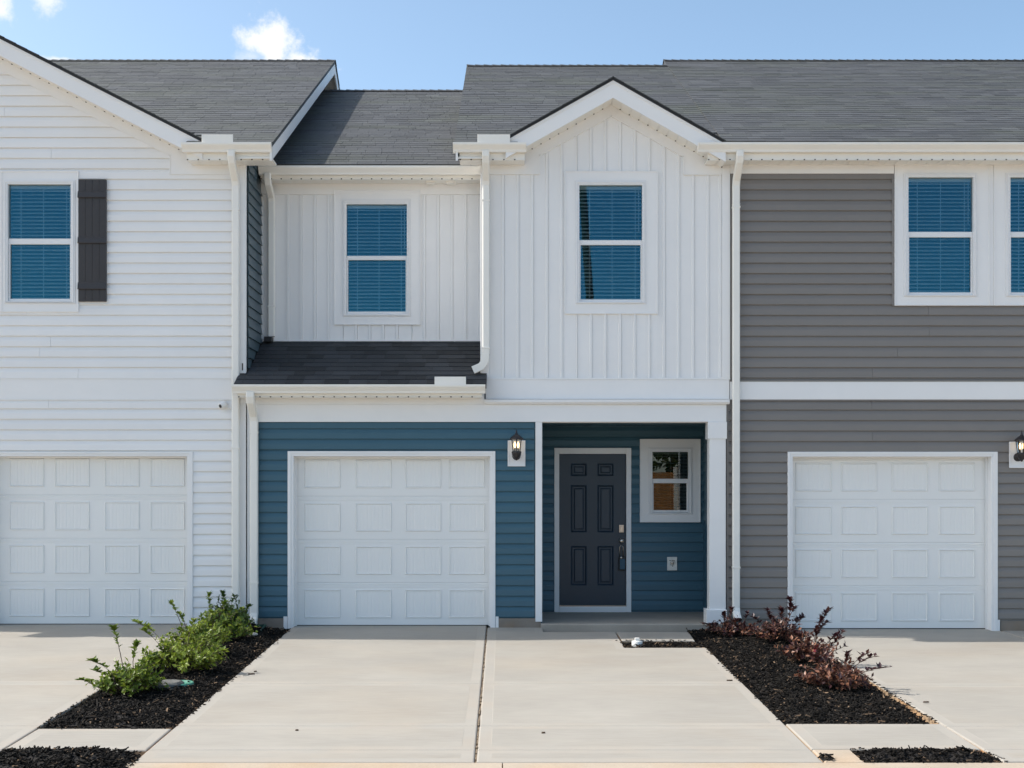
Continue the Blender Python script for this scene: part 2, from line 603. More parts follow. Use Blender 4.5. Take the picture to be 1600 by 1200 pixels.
def clap_wall(house, m, x0, x1, z0, z1, Y, holes=(), ref=0.0, xr=None, xl=None, seams=True):
    """Horizontal vinyl clapboards: one object per board; each tapers back to the wall under the next lip."""
    k = math.floor((z0 - ref) / PITCH)
    gap = 0.010
    while ref + k * PITCH < z1 - 0.01:
        a = ref + k * PITCH
        lo, hi = max(a, z0), min(a + PITCH, z1)
        k += 1
        if hi - lo < 0.02:
            continue
        bx1 = xr(lo) if xr else x1
        bx0 = xl(lo) if xl else x0
        if bx1 - bx0 < 0.05:
            continue
        for (p0, p1, q0, q1) in cut((bx0, bx1, lo, hi), holes):
            if q1 - q0 < 0.012 or p1 - p0 < 0.01:
                continue
            parts = [(p0, p1)]
            if seams and p1 - p0 > 3.2:
                s = p0 + (0.25 + 0.5 * random.random()) * (p1 - p0)
                parts = [(p0, s - 0.0015), (s + 0.0015, p1)]
            for (s0, s1) in parts:
                def dep(z):
                    t_ = max(0, min(1, (z - a) / PITCH))
                    return LIP - 0.006 * t_ if t_ < 0.62 else (LIP - 0.0037) - (LIP - 0.0067) * (t_ - 0.62) / 0.38
                g = gap if q0 <= a + 1e-4 else 0.0
                mb = MB()
                dz = random.uniform(-0.0008, 0.0008)
                zb = q0 + g + dz
                db, dt = dep(q0), dep(q1)
                lip_h = min(0.012, (q1 - zb) * 0.3)
                poly = [(Y, zb), (Y - db + 0.003, zb), (Y - db, zb + 0.004), (Y - db + 0.001, zb + lip_h)]
                for t_ in (0.60, 0.66):
                    zt_ = a + t_ * PITCH
                    if zb + lip_h + 0.004 < zt_ < q1 - 0.004:
                        poly.append((Y - dep(zt_), zt_))
                poly += [(Y - dt, q1), (Y, q1)]
                mb.prism_x(poly, s0, s1)
                mb.build('siding_board', m, house)


def side_clap(house, m, X, facing, rows, ref=0.0):
    """Clapboards on a wall whose face looks along +X or -X; rows(z0, z1) gives the end positions (bottom and top) along Y."""
    zlo, zhi = rows['z']
    k = math.floor((zlo - ref) / PITCH)
    while ref + k * PITCH < zhi - 0.02:
        a = ref + k * PITCH
        k += 1
        lo, hi = max(a, zlo), min(a + PITCH, zhi)
        f = rows['f']
        (b0, b1), (t0, t1) = f(lo), f(hi)
        if b1 - b0 < 0.03:
            continue
        t1 = max(t1, t0 + 0.01)
        zb = lo + 0.009
        s = facing
        mb = MB()
        vs = [(X, b0, zb), (X + s * LIP, b0, zb), (X + s * LIP, b1, zb), (X, b1, zb),
              (X, t0, hi), (X + s * 0.004, t0, hi), (X + s * 0.004, t1, hi), (X, t1, hi)]
        if s < 0:
            vs = [vs[i] for i in (1, 0, 3, 2, 5, 4, 7, 6)]
        mb.hexa(vs)
        mb.build('siding_board', m, house)


def core_wall(house, m, rect, holes, Y, name='wall'):
    mb = MB()
    for (a, b, c, d) in cut(rect, holes):
        mb.add([(a, Y, c), (b, Y, c), (b, Y, d), (a, Y, d)], [(0, 1, 2, 3)])
        mb.add([(a, Y + 0.12, c), (b, Y + 0.12, c), (b, Y + 0.12, d), (a, Y + 0.12, d)], [(3, 2, 1, 0)])
    for (a, b, c, d) in holes:
        mb.ring_y((a - 0.001, b + 0.001, c - 0.001, d + 0.001), (a, b, c, d), Y, Y + 0.12)
    return mb.build(name, m, house)


def window(house, Y, glass, frame, trim, rail, pane='pane', open_blind=False, cord=True, blind=True):
    """Single-hung vinyl window: frame > casing, two panes, blind, lower sash. Rectangles are survey px on the plane Y."""
    g, f, t = pr(*glass, Y), pr(*frame, Y), pr(*trim, Y)
    r0, r1 = wz(rail[1], Y), wz(rail[0], Y)
    s = Y / FOC
    w = MB()
    w.ring_y(f, (g[0], g[1], g[2] - 4 * s, g[3]), Y - 0.042, Y + 0.075)
    w.ring_y((f[0] + 2.0 * s, f[1] - 2.0 * s, f[2] + 2 * s, f[3] - 2 * s), (g[0] - 3 * s, g[1] + 3 * s, g[2] - 6 * s, g[3] + 3 * s), Y - 0.050, Y - 0.041)
    wo = w.build('window', M['window_vinyl'], house, bevel=0.003)
    c = MB()
    c.ring_y(t, f, Y - 0.030, Y - 0.0005)
    c.ring_y(t, (t[0] + 0.013, t[1] - 0.013, t[2] + 0.013, t[3] - 0.013), Y - 0.040, Y - 0.0295)
    c.build('casing', M['white_trim'], wo, bevel=0.002)
    # lower sash with its meeting rail, one step behind the upper glass
    sa = MB()
    sa.ring_y((g[0] + 0.001, g[1] - 0.001, g[2] - 4 * s + 0.001, r1), (g[0] + 2.2 * s, g[1] - 2.2 * s, g[2], r0), Y - 0.012, Y + 0.045)
    sa.build('sash', M['window_vinyl'], wo, bevel=0.003)
    up = MB()
    up.box(g[0] + 0.002, g[1] - 0.002, Y + 0.008, Y + 0.012, r1 - 0.004, g[3] - 0.002)
    up.build('pane', M[pane], wo)
    lo = MB()
    lo.box(g[0] + 2.2 * s, g[1] - 2.2 * s, Y + 0.018, Y + 0.022, g[2] + 0.001, r0 - 0.001)
    lo.build('pane', M[pane], wo)
    if blind:
        b = MB()
        yb = Y + 0.078
        b.box(g[0] - 0.01, g[1] + 0.01, yb - 0.025, yb + 0.025, g[3] - 0.035, g[3] + 0.01)
        p = 5.8 / 125.0
        z = g[3] - 0.06
        tilt = math.radians(14 if open_blind else 28)
        hw = 0.025
        while z > g[2] - 0.01:
            tl = tilt + random.uniform(-0.04, 0.04)
            dy, dz = hw * math.cos(tl), hw * math.sin(tl)
            jz = random.uniform(-0.0015, 0.0015)
            b.hexa([(g[0], yb - dy, z - dz + jz), (g[1], yb - dy, z - dz - jz), (g[1], yb + dy, z + dz), (g[0], yb + dy, z + dz),
                    (g[0], yb - dy, z - dz + 0.003 + jz), (g[1], yb - dy, z - dz + 0.003 - jz), (g[1], yb + dy, z + dz + 0.003), (g[0], yb + dy, z + dz + 0.003)])
            z -= p
        for q in (0.17, 0.53, 0.90):
            xq = g[0] + q * (g[1] - g[0])
            b.box(xq - 0.003, xq + 0.003, yb - 0.030, yb - 0.027, g[2] - 0.01, g[3] - 0.03)
        if cord:
            xq = g[0] + 0.955 * (g[1] - g[0])
            b.box(xq - 0.0035, xq + 0.0035, yb - 0.040, yb - 0.034, r1 + 0.10, g[3] - 0.03)
        b.build('blind', M['blind'], wo)
    return wo, (f[0], f[1], f[2], f[3])


def garage_door(house, opening, outer, Y, bottom, cols):
    """Sectional door in a recess: part garage_door with sixteen beadboard panels, and its jamb trim."""
    o, t = pr(*opening, Y), pr(*outer, Y)
    zb = wz(bottom, Y)
    DY = Y + 0.14
    d = MB()
    H = o[3] - zb
    hs = 68.2 * Y / FOC
    for r in range(4):
        z0, z1 = zb + r * hs + 0.0008, zb + (r + 1) * hs - 0.0008
        if r == 0: z0 = zb + 0.012
        mb_poly = [(DY + 0.045, z0), (DY + 0.002, z0), (DY, z0 + 0.004), (DY, z1 - 0.004), (DY + 0.002, z1), (DY + 0.045, z1)]
        d.prism_x(mb_poly, o[0] + 0.004, o[1] - 0.004)
        # soft ribs along the section joint
        for dz_ in (0.012, 0.030, 0.048):
            d.prism_x([(DY, z1 - dz_), (DY - 0.004, z1 - dz_ - 0.005), (DY, z1 - dz_ - 0.010)], o[0] + 0.006, o[1] - 0.006)
    d.box(o[0] + 0.004, o[1] - 0.004, DY + 0.01, DY + 0.04, zb + 0.001, zb + 0.013, 1)
    go = d.build('garage_door', [M['white_door'], M['black_plastic']], house)
    # one panel mesh shared by all sixteen
    pw, ph = cols[0][1] - cols[0][0], 46.0
    W, Hh = pw * Y / FOC, hs * 0.66
    p = MB()
    bw = 0.020

    def rr(ins, y):
        return [(-W / 2 + ins, y, -Hh / 2 + ins), (W / 2 - ins, y, -Hh / 2 + ins), (W / 2 - ins, y, Hh / 2 - ins), (-W / 2 + ins, y, Hh / 2 - ins)]
    vs = rr(0, 0) + rr(0.008, -0.011) + rr(bw - 0.008, -0.011) + rr(bw, 0.0015)
    fs = []
    for ring in range(3):
        for q in range(4):
            e = (q + 1) % 4
            fs.append((ring * 4 + q, ring * 4 + e, ring * 4 + 4 + e, ring * 4 + 4 + q))
    p.add(vs, fs)
    nb = 9
    fx0, fx1 = -W / 2 + bw, W / 2 - bw
    fz0, fz1 = -Hh / 2 + bw, Hh / 2 - bw
    st = (fx1 - fx0) / nb
    prof = []
    for i in range(nb):
        x = fx0 + i * st
        prof += [(x, 0.0025), (x + 0.006, -0.0008), (x + st - 0.006, -0.0008)]
    prof.append((fx1, 0.0025))
    n = len(prof)
    p.add([(x, y, fz0) for x, y in prof] + [(x, y, fz1) for x, y in prof], [(i, i + 1, n + i + 1, n + i) for i in range(n - 1)])
    me = None
    for r in range(4):
        zc = zb + (r + 0.514) * hs
        for (c0, c1) in cols:
            xc = (wx(c0, Y) + wx(c1, Y)) / 2
            at = Vector((xc, DY - 0.0015, zc))
            if me is None:
                ob = p.build('door_panel', M['white_door'], go, at=(0, 0, 0))
                me = ob.data
                WL[ob.name] = at
                ob.location = at - WL[go.name]
            else:
                link_mesh('door_panel', me, at, go)
    # jamb boards lining the recess, and flat casing
    jb = MB()
    th = 0.03
    zl = zb - 0.02
    jb.box(o[0] - th, o[0], Y - 0.026, DY + 0.06, zl, o[3])
    jb.box(o[1], o[1] + th, Y - 0.026, DY + 0.06, zl, o[3])
    jb.box(o[0] - th, o[1] + th, Y - 0.026, DY + 0.06, o[3], o[3] + th)
    cw = 0.0
    jb.box(t[0], o[0] - th, Y - 0.034, Y, zl, t[3])
    jb.box(o[1] + th, t[1], Y - 0.034, Y, zl, t[3])
    jb.box(o[0] - th, o[1] + th, Y - 0.034, Y, o[3] + th, t[3])
    # vinyl stop strip around the door
    jb.box(o[0], o[0] + 0.022, DY - 0.03, DY - 0.018, zl + 0.02, o[3])
    jb.box(o[1] - 0.022, o[1], DY - 0.03, DY - 0.018, zl + 0.02, o[3])
    jb.box(o[0] + 0.022, o[1] - 0.022, DY - 0.03, DY - 0.018, o[3] - 0.022, o[3])
    jb.build('garage_casing', M['white_trim'], house, bevel=0.003)
    return (o[0] - 0.03, o[1] + 0.03, -1.0, o[3] + 0.03), (t[0], t[1], -1, t[3])


def gutter(house, x0, x1, Y, ztop, caps=True):
    """K-style gutter hung on a fascia at Y (front lip 0.12 m ahead)."""
    g = MB()
    pf = [(Y, ztop), (Y, ztop - 0.105), (Y - 0.068, ztop - 0.105), (Y - 0.075, ztop - 0.078), (Y - 0.098, ztop - 0.052),
          (Y - 0.116, ztop - 0.030), (Y - 0.120, ztop - 0.018), (Y - 0.120, ztop), (Y - 0.108, ztop), (Y - 0.108, ztop - 0.02),
          (Y - 0.07, ztop - 0.09), (Y - 0.010, ztop - 0.095), (Y - 0.006, ztop)]
    g.prism_x(pf, x0, x1)
    if caps:
        cp = [(Y, ztop), (Y, ztop - 0.107), (Y - 0.070, ztop - 0.107), (Y - 0.077, ztop - 0.078), (Y - 0.1, ztop - 0.052), (Y - 0.122, ztop - 0.022), (Y - 0.122, ztop)]
        g.prism_x(cp, x0 - 0.003, x0)
        g.prism_x(cp, x1, x1 + 0.003)
    return g.build('gutter', M['cream_metal'], house)


def eave_box(house, x0, x1, Yf, Yw, z0, z1, vents=True):
    """fascia board and boxed soffit under a gutter, with a row of weep slots."""
    f = MB()
    f.box(x0, x1, Yf + 0.001, Yf + 0.024, z0 + 0.004, z1)
    f.box(x0, x1, Yf - 0.006, Yf + 0.020, z0 - 0.004, z0 + 0.003)
    f.build('fascia', M['cream_metal'], house, bevel=0.002)
    s = MB()
    # ribbed soffit panels running out from the wall
    n = max(1, round((x1 - x0) / 0.13))
    st = (x1 - x0) / n
    for i in range(n):
        a = x0 + i * st
        s.box(a + 0.003, a + st - 0.003, Yf + 0.024, Yw - 0.001, z0 - 0.001, z0 + 0.012)
    s.box(x0, x1, Yf + 0.024, Yw - 0.001, z0 + 0.004, z0 + 0.02)
    so = s.build('soffit', M['cream_metal'], house)
    if vents:
        v = MB()
        for i in range(n):
            a = x0 + i * st
            v.box(a + 0.002, a + 0.018, Yf - 0.0085, Yf - 0.0055, z0 - 0.003, z0 + 0.010)
        v.build('weep_slots', M['painted_hole'], so, kind='stuff')  # solid dark boxes painted in place of the shaded holes
    return so


def downspout(house, X, Yg, ztop, zend, Yw, kick=None, offset=0.28, w=0.092, bands=()):
    d = MB()
    path = [(Yg, ztop), (Yg, ztop - 0.06), (Yg + 0.03, ztop - 0.12), (Yw - 0.03, ztop - offset), (Yw, ztop - offset - 0.07)]
    if kick is None:
        path += [(Yw, zend)]
    else:
        path += [(Yw, zend + 0.14), (Yw - 0.025, zend + 0.07), (Yw - 0.09, zend + 0.03), (Yw - kick, zend)]
    d.sweep_x(path, w, 0.065, X, cap_mi=1)  # end cap coloured dark for the shade inside the pipe
    for zb in bands:
        d.box(X - w / 2 - 0.004, X + w / 2 + 0.004, Yw - 0.037, Yw + 0.03, zb - 0.012, zb + 0.012)
    # seams where the elbows slip over the pipe
    d.box(X - w / 2 - 0.003, X + w / 2 + 0.003, Yw - 0.0355, Yw + 0.034, ztop - offset - 0.30, ztop - offset - 0.294)
    return d.build('downspout', [M['cream_metal'], M['painted_hole']], house, bevel=0.004)


def shingle_field(name, parent, o, u, v, U, V, expo=0.143, mt='shingle', skip=None):
    """Courses of laid tabs over a roof plane: o = lower-left corner, u along the eave, v up the slope."""
    u, v, o = Vector(u).normalized(), Vector(v).normalized(), Vector(o)
    n = u.cross(v).normalized()
    if n.z < 0: n = -n
    mb = MB()
    k = 0
    y = 0.0
    while y < V - 0.02:
        y1 = min(y + expo, V)
        x = 0.0
        first = True
        while x < U - 0.001:
            w = random.uniform(0.14, 0.36)
            if first:
                w *= random.uniform(0.3, 1)
                first = False
            x1 = min(x + w, U)
            t0 = random.choice((0.0065, 0.0075, 0.009))
            drop = random.uniform(-0.004, 0.004)
            if skip and skip(o + u * (x + x1) * 0.5 + v * y):
                x = x1
                continue
            a, b = x + 0.002, x1 - 0.002
            P = lambda s, t, h: o + u * s + v * t + n * h
            vs = [P(a, y + drop, -0.004), P(b, y + drop, -0.004), P(b, y1 + 0.012, -0.004), P(a, y1 + 0.012, -0.004),
                  P(a, y + drop, t0), P(b, y + drop, t0), P(b, y1 + 0.012, 0.004), P(a, y1 + 0.012, 0.004)]
            ton = min(1, max(0, random.gauss(0.5, 0.24)))
            mb.add(vs, [(4, 5, 6, 7), (0, 1, 5, 4), (1, 2, 6, 5), (3, 0, 4, 7)], tone=ton)
            x = x1
        y += expo
        k += 1
    return mb.build(name, M[mt], parent, kind='stuff', attrs=True)


SL = 0.5


def ridge_of(Ye, ze, row):
    """distance and height of a ridge seen at a given row over an eave at (Ye, ze), pitch 6 in 12."""
    a = (HY - row) / FOC
    Y = (ze - CZ - SL * Ye) / (a - SL)
    return Y, CZ + a * Y


def gable_roof(house, x0, x1, Ye, ze, row, rake_l=True, rake_r=True, gap=None):
    """Roof with its ridge along X: deck slab, tabs, ridge caps, rake boards at the free ends."""
    Yr, zr = ridge_of(Ye, ze, row)
    Yb = 2 * Yr - Ye
    d = MB()
    th = 0.05
    full = [(Ye, ze), (Yr, zr), (Yb, ze), (Yb, ze - th), (Yr, zr - th), (Ye, ze - th)]
    Yg = Y0 + 0.06
    zg = ze + SL * (Yg - Ye)
    if gap:
        d.prism_x(full, x0, gap[0])
        d.prism_x([(Yg, zg)] + full[1:5] + [(Yg, zg - th)], gap[0], gap[1])
        d.prism_x(full, gap[1], x1)
    else:
        d.prism_x(full, x0, x1)
    skip = (lambda p: gap[0] - 0.05 < p.x < gap[1] + 0.05 and p.y < Yg + 0.02) if gap else None
    ro = d.build('roof', M['shingle'], house)
    vl = math.hypot(Yr - Ye, zr - ze)
    shingle_field('shingles', ro, (x0 - 0.012, Ye - 0.02, ze - 0.01 + 0.006), (1, 0, 0), (0, Yr - Ye, zr - ze), x1 - x0 + 0.024, vl + 0.02, skip=skip)
    # back slope: simple tabs too
    shingle_field('shingles', ro, (x0 - 0.012, Yb, ze + 0.006), (1, 0, 0), (0, Yr - Yb, zr - ze), x1 - x0 + 0.024, vl, expo=0.4)
    c = MB()
    x = x0 - 0.012
    while x < x1:
        w = min(0.15, x1 + 0.012 - x)
        h0, h1 = zr + 0.020 + random.uniform(0, 0.003), zr + 0.014
        for s in (-1, 1):
            c.add([(x, Yr, h0 + 0.006), (x + w, Yr, h1), (x + w, Yr + s * 0.14, h1 - 0.07 + 0.012), (x, Yr + s * 0.14, h0 - 0.07 + 0.012)],
                  [(0, 1, 2, 3)], tone=min(1, max(0, random.gauss(0.45, 0.2))))
        x += 0.14
    c.build('ridge_caps', M['shingle'], ro, kind='stuff', attrs=True)
    for side, on in ((x0, rake_l), (x1, rake_r)):
        if not on:
            continue
        s = 1 if side == x1 else -1
        r = MB()
        rb = 0.17
        xa, xb = (side - 0.03, side - 0.004) if s > 0 else (side + 0.004, side + 0.03)
        for (ya, yb_) in ((Ye, Yr), (Yb, Yr)):
            r.prism_x([(ya, ze - th + 0.002), (yb_, zr - th + 0.002), (yb_, zr - th - rb), (ya, ze - th - rb)], xa, xb)
        r.build('rake_board', M['white_trim'], ro)
        sf = MB()
        i0, i1 = (side - 0.40, side - 0.03) if s > 0 else (side + 0.03, side + 0.40)
        for (ya, yb_) in ((Ye + 0.02, Yr), (Yb - 0.02, Yr)):
            sf.prism_x([(ya, ze - th - rb + 0.03), (yb_, zr - th - rb + 0.03), (yb_, zr - th - rb + 0.045), (ya, ze - th - rb + 0.045)], i0, i1)
        sf.build('rake_soffit', M['cream_metal'], ro)
    return ro, (Yr, zr, Yb)


def front_gable(house, left, apex, right, Yf, Yback, board_rows=27, vents=True):
    """Cross gable facing the street: roof slabs, drip edge, rake boards with mitred peak, ribbed rake soffit.
    left, apex, right: survey points of the roof's top edge on the plane Yf."""
    A = [(wx(p[0], Yf), wz(p[1], Yf)) for p in (left, apex, right)]
    th = 0.032
    d = MB()
    d.prism_y([A[0], A[1], A[2], (A[2][0], A[2][1] - th), (A[1][0], A[1][1] - th), (A[0][0], A[0][1] - th)], Yf - 0.02, Yback)
    ro = d.build('gable_roof', M['drip_edge'], house)
    L = Yback - Yf
    for (e, s) in ((0, 1), (2, -1)):
        run = Vector((A[1][0] - A[e][0], 0, A[1][1] - A[e][1]))
        shingle_field('shingles', ro, (A[e][0], Yf - 0.03, A[e][1] + 0.004), (0, 1, 0), run, L, run.length, expo=0.16)
    bh = board_rows * Yf / FOC
    r = MB()
    for e in (0, 2):
        r.prism_y([(A[e][0], A[e][1] - th), (A[1][0], A[1][1] - th), (A[1][0], A[1][1] - th - bh), (A[e][0], A[e][1] - th - bh)], Yf, Yf + 0.024)
    r.build('rake_board', M['white_trim'], ro)
    r = MB()
    for e in (0, 2):
        k = 0.006
        r.prism_y([(A[e][0], A[e][1] - th - 0.001), (A[1][0], A[1][1] - th - 0.001), (A[1][0], A[1][1] - th - 0.030), (A[e][0], A[e][1] - th - 0.030)], Yf - 0.010, Yf - 0.0005)
    r.build('drip_trim', M['white_trim'], ro)
    s = MB()
    vd = MB()
    for e in (0, 2):
        P0 = Vector((A[e][0], A[e][1] - th - bh))
        P1 = Vector((A[1][0], A[1][1] - th - bh))
        n = max(1, round((P1 - P0).length / 0.13))
        for i in range(n):
            a, b = P0.lerp(P1, (i + 0.02) / n), P0.lerp(P1, (i + 0.98) / n)
            s.prism_y([(a.x, a.y + 0.002), (b.x, b.y + 0.002), (b.x, b.y + 0.016), (a.x, a.y + 0.016)], Yf + 0.024, Y0 + 0.02)
            if vents:
                vd.box(a.x - 0.008, a.x + 0.008, Y0 - 0.07, Y0 - 0.056, a.y - 0.004, a.y + 0.012)
        s.prism_y([(P0.x, P0.y + 0.008), (P1.x, P1.y + 0.008), (P1.x, P1.y + 0.03), (P0.x, P0.y + 0.03)], Yf + 0.024, Y0 + 0.02)
    so = s.build('rake_soffit', M['cream_metal'], ro)
    if vents:
        vd.build('weep_slots', M['painted_hole'], ro, kind='stuff')
    return A


def vboards(house, lines, z0, top, Y, holes=(), m='white_siding', bat=0.036, name='vertical_board'):
    """Board-and-batten vinyl: one object per board, batten raised at its right edge. lines: board edges in X."""
    for i in range(len(lines) - 1):
        a, b = lines[i], lines[i + 1]
        if b - a < 0.012:
            continue
        zt = max(top(a), top(b), top((a + b) / 2)) + 0.01
        for (p0, p1, q0, q1) in cut((a, b, z0, zt), holes, rows=False):
            if p1 - p0 < 0.008 or q1 - q0 < 0.01:
                continue
            mb = MB()
            w = min(bat, (p1 - p0) * 0.5)
            yf = Y - 0.010
            yb = Y - 0.023
            if p1 >= b - 1e-4:
                prof = [(p0, Y), (p0, yf), (p1 - w, yf), (p1 - w + 0.004, yb), (p1 - 0.004, yb), (p1 - 0.0015, yf + 0.004), (p1 - 0.0015, Y)]
            else:
                prof = [(p0, Y), (p0, yf), (p1, yf), (p1, Y)]
            n = len(prof)
            vs = [(x, y, q0) for x, y in prof] + [(x, y, q1) for x, y in prof]
            fs = [tuple(range(n)), tuple(range(2 * n - 1, n - 1, -1))] + [(j + 1, j, n + j, n + j + 1) for j in range(n - 1)] + [(0, n - 1, 2 * n - 1, n)]
            mb.add(vs, fs)
            mb.build(name, M[m], house)


def band(house, name, x0, x1, z0, z1, Y, proud=0.03, bevel=0.003, m='white_trim'):
    b = MB()
    b.box(x0, x1, Y - proud, Y - 0.0004, z0, z1)
    return b.build(name, M[m], house, bevel=bevel)


def splash_guard(house, px0, px1, py0, py1, Y):
    b = MB()
    r = pr(px0, px1, py0, py1, Y)
    b.box(r[0], r[1], Y, Y + 0.008, r[2] - 0.03, r[3])
    b.box(r[0], r[0] + 0.02, Y + 0.008, Y + 0.1, r[2] - 0.03, r[3] - 0.01)
    return b.build('splash_guard', M['cream_metal'], house, bevel=0.002)


# ------------------------------------------------------------------ ground
def drive_z(Y):          # middle driveway falls gently to the street
    return -(Y0 - Y) * 0.0275


def drive_z_left(Y):
    return 0.016 - (Y0 - Y) * 0.0302


def drive_z_right(Y):
    return -0.042 - (Y0 - Y) * 0.0206


g = MB()
R = 900
# one sheet with the street valley; everything else stands on it
ys = [-R, -60, 3.0, 8.6, 9.3, 16.0, 30.0, R]
zs = [-0.6, -0.55, -0.52, -0.50, -0.34, -0.16, -0.2, -0.2]
for i in range(len(ys) - 1):
    g.add([(-R, ys[i], zs[i]), (R, ys[i], zs[i]), (R, ys[i + 1], zs[i + 1]), (-R, ys[i + 1], zs[i + 1])], [(0, 1, 2, 3)])
tag(g.build('ground', M['ground']), 'bare clay ground around the row of townhouses', kind='structure')
r = MB()
r.add([(-300, 0.5, -0.44), (300, 0.5, -0.44), (300, 8.55, -0.40), (-300, 8.55, -0.40)], [(0, 1, 2, 3)])
tag(r.build('road', M['road']), 'pale concrete street in front of the driveways', kind='structure')

KY = 9.13
k = MB()
x = -60.0
while x < 60:
    zt = drive_z(KY) - 0.004
    k.prism_x([(8.30, zt - 0.19), (8.30, zt - 0.15), (8.72, zt - 0.12), (8.86, zt - 0.03), (8.90, zt - 0.006), (8.93, zt), (KY - 0.006, zt), (KY - 0.006, zt - 0.3), (8.3, zt - 0.3)], x + 0.004, x + 2.996)
    x += 3.0
tag(k.build('kerb', M['kerb']), 'low rolled concrete kerb along the street', kind='structure')


def slab(parent, poly, zf, name='concrete_slab', bw=0.10, th=0.14, mats=('concrete', 'concrete_edge', 'concrete_side')):
    """One poured slab: broomed field, smooth trowelled border, rounded arris, stained sides. poly: CCW (x, y)."""
    n = len(poly)

    def inset(dist):
        out = []
        for i in range(n):
            p0, p1, p2 = Vector(poly[i - 1]), Vector(poly[i]), Vector(poly[(i + 1) % n])
            e1, e2 = (p1 - p0).normalized(), (p2 - p1).normalized()
            n1, n2 = Vector((-e1.y, e1.x)), Vector((-e2.y, e2.x))
            q = (n1 + n2) / (1 + n1.dot(n2))
            out.append(p1 + q * dist)
        return out
    rings = [[(p[0], p[1], zf(p[1]) - th) for p in poly], [(p[0], p[1], zf(p[1]) - 0.012) for p in poly]]
    for (ds, dz) in ((0.004, 0.004), (0.012, 0.0), (bw, 0.0), (bw + 0.006, -0.0008)):
        rings.append([(p.x, p.y, zf(p.y) - dz) for p in inset(ds)])
    mb = MB()
    vs = [p for r_ in rings for p in r_]
    for j in range(len(rings) - 1):
        fs = [(j * n + i, j * n + (i + 1) % n, (j + 1) * n + (i + 1) % n, (j + 1) * n + i) for i in range(n)]
        o = len(mb.v)
        mb.add([rings[j][i] for i in range(n)] + [rings[j + 1][i] for i in range(n)],
               [(i, (i + 1) % n, n + (i + 1) % n, n + i) for i in range(n)], 2 if j < 1 else 1)
    mb.add(rings[-1], [tuple(range(n))], 0)
    return mb.build(name, [M[q] for q in mats], parent)


def setting(name, at, label):
    o = bpy.data.objects.new(name, None)
    COL.objects.link(o)
    o.location = at
    WL[o.name] = Vector(at)
    o['label'] = label
    o['kind'] = 'structure'
    return o


def rect(x0, x1, y0, y1):
    return [(x0, y0), (x1, y0), (x1, y1), (x0, y1)]


GJ = 0.004
rowsY = [(12.17, 16.24), (10.32, 12.17), (9.50, 10.32), (KY, 9.50)]
JX0, JX1 = -0.201, -0.185
XL, XR = -2.63, 2.29
drv = setting('driveway', (0, 13, -0.1), 'pale broomed concrete driveway in front of the blue garage')
for i, (a, b) in enumerate(rowsY):
    slab(drv, rect(XL, JX0, a + GJ / 2, b - GJ / 2), drive_z)
    if i == 0:
        slab(drv, [(JX1, a + GJ / 2), (XR, a + GJ / 2), (XR, 14.36), (1.375, 14.36), (1.375, 15.60), (0.50, 15.60), (0.50, 15.98), (JX1, 15.98)], drive_z)
    else:
        slab(drv, rect(JX1, XR, a + GJ / 2, b - GJ / 2), drive_z)
jm = MB()
# gritty filler down the expansion joint
yy = 9.15
while yy < 15.95:
    l = random.uniform(0.05, 0.16)
    dz = random.uniform(0.002, 0.016) if random.random() < 0.75 else -0.004
    jm.box(JX0 + 0.002, JX1 - 0.002, yy, yy + l, drive_z(yy) - 0.1, drive_z(yy) - dz)
    yy += l
jm.build('joint_filler', M['joint'], drv, kind='stuff')

XLL, XRR = -3.72, 3.575
dl = setting('driveway', (-6, 13, -0.1), 'concrete driveway at the white garage on the left')
for a, b in rowsY:
    slab(dl, rect(-5.6 - 0.75, XLL, a + GJ / 2, b - GJ / 2), drive_z_left)
    slab(dl, rect(-9.2, -5.6 - 0.77, a + GJ / 2, b - GJ / 2), drive_z_left)
dr = setting('driveway', (6, 13, -0.1), 'concrete driveway at the grey townhouse garage')
for a, b in rowsY:
    slab(dr, rect(XRR, 6.22, a + GJ / 2, b - GJ / 2), drive_z_right)
    slab(dr, rect(6.24, 9.2, a + GJ / 2, b - GJ / 2), drive_z_right)
sw = setting('sidewalk', (0, 9.9, -0.2), 'narrow concrete sidewalk strips crossing between the driveways')
slab(sw, rect(XLL + 0.012, XL - 0.012, 9.50, 10.22), drive_z)
slab(sw, rect(XR + 0.012, XRR - 0.012, 9.53, 10.40), drive_z)
slab(sw, rect(XR + 0.012, 2.585, KY, 9.515), drive_z, bw=0.03, mats=('kerb', 'kerb', 'concrete_side'))
walk = setting('front_walk', (1.8, 15.2, 0), 'short concrete walk slab in front of the porch step')
slab(walk, [(1.39, 14.90), (2.24, 14.90), (2.27, 15.58), (1.39, 15.58)], drive_z)


# ------------------------------------------------------------------ townhouses
ZB = -0.16      # foundations start below grade
ref_z = wz(134.6)

# ---- left: white townhouse
left = thing('townhouse', (wx(60), Y0, 0), 'white clapboard townhouse with a dark shutter and white garage at the left', 'townhouse')
LX0, LX1 = wx(-560), wx(385)
ZE = 5.966
g_open, g_t = garage_door(left, (-14, 293, 713, 978), (-23, 302, 706, 978), Y0, 978, [(8, 63), (79, 135), (157, 214), (228, 286)])
w1, h1 = window(left, Y0, (14, 112, 289, 467), (8, 119, 282, 475), (3, 124, 268, 488), (373, 382))
w2, h2 = window(left, Y0, (-139, -41, 289, 467), (-146, -34, 282, 475), (-151, -28, 268, 488), (373, 382))
band(left, 'window_mullion', wx(-28) + 0.001, wx(3) - 0.001, wz(488), wz(268), Y0, 0.029)
holes_l = [h1, h2, g_open]
wall_holes = [h1, h2, (g_open[0], g_open[1], ZB, g_open[3])]
core_wall(left, M['white_siding'], (LX0, LX1, ZB, ZE), wall_holes, Y0)
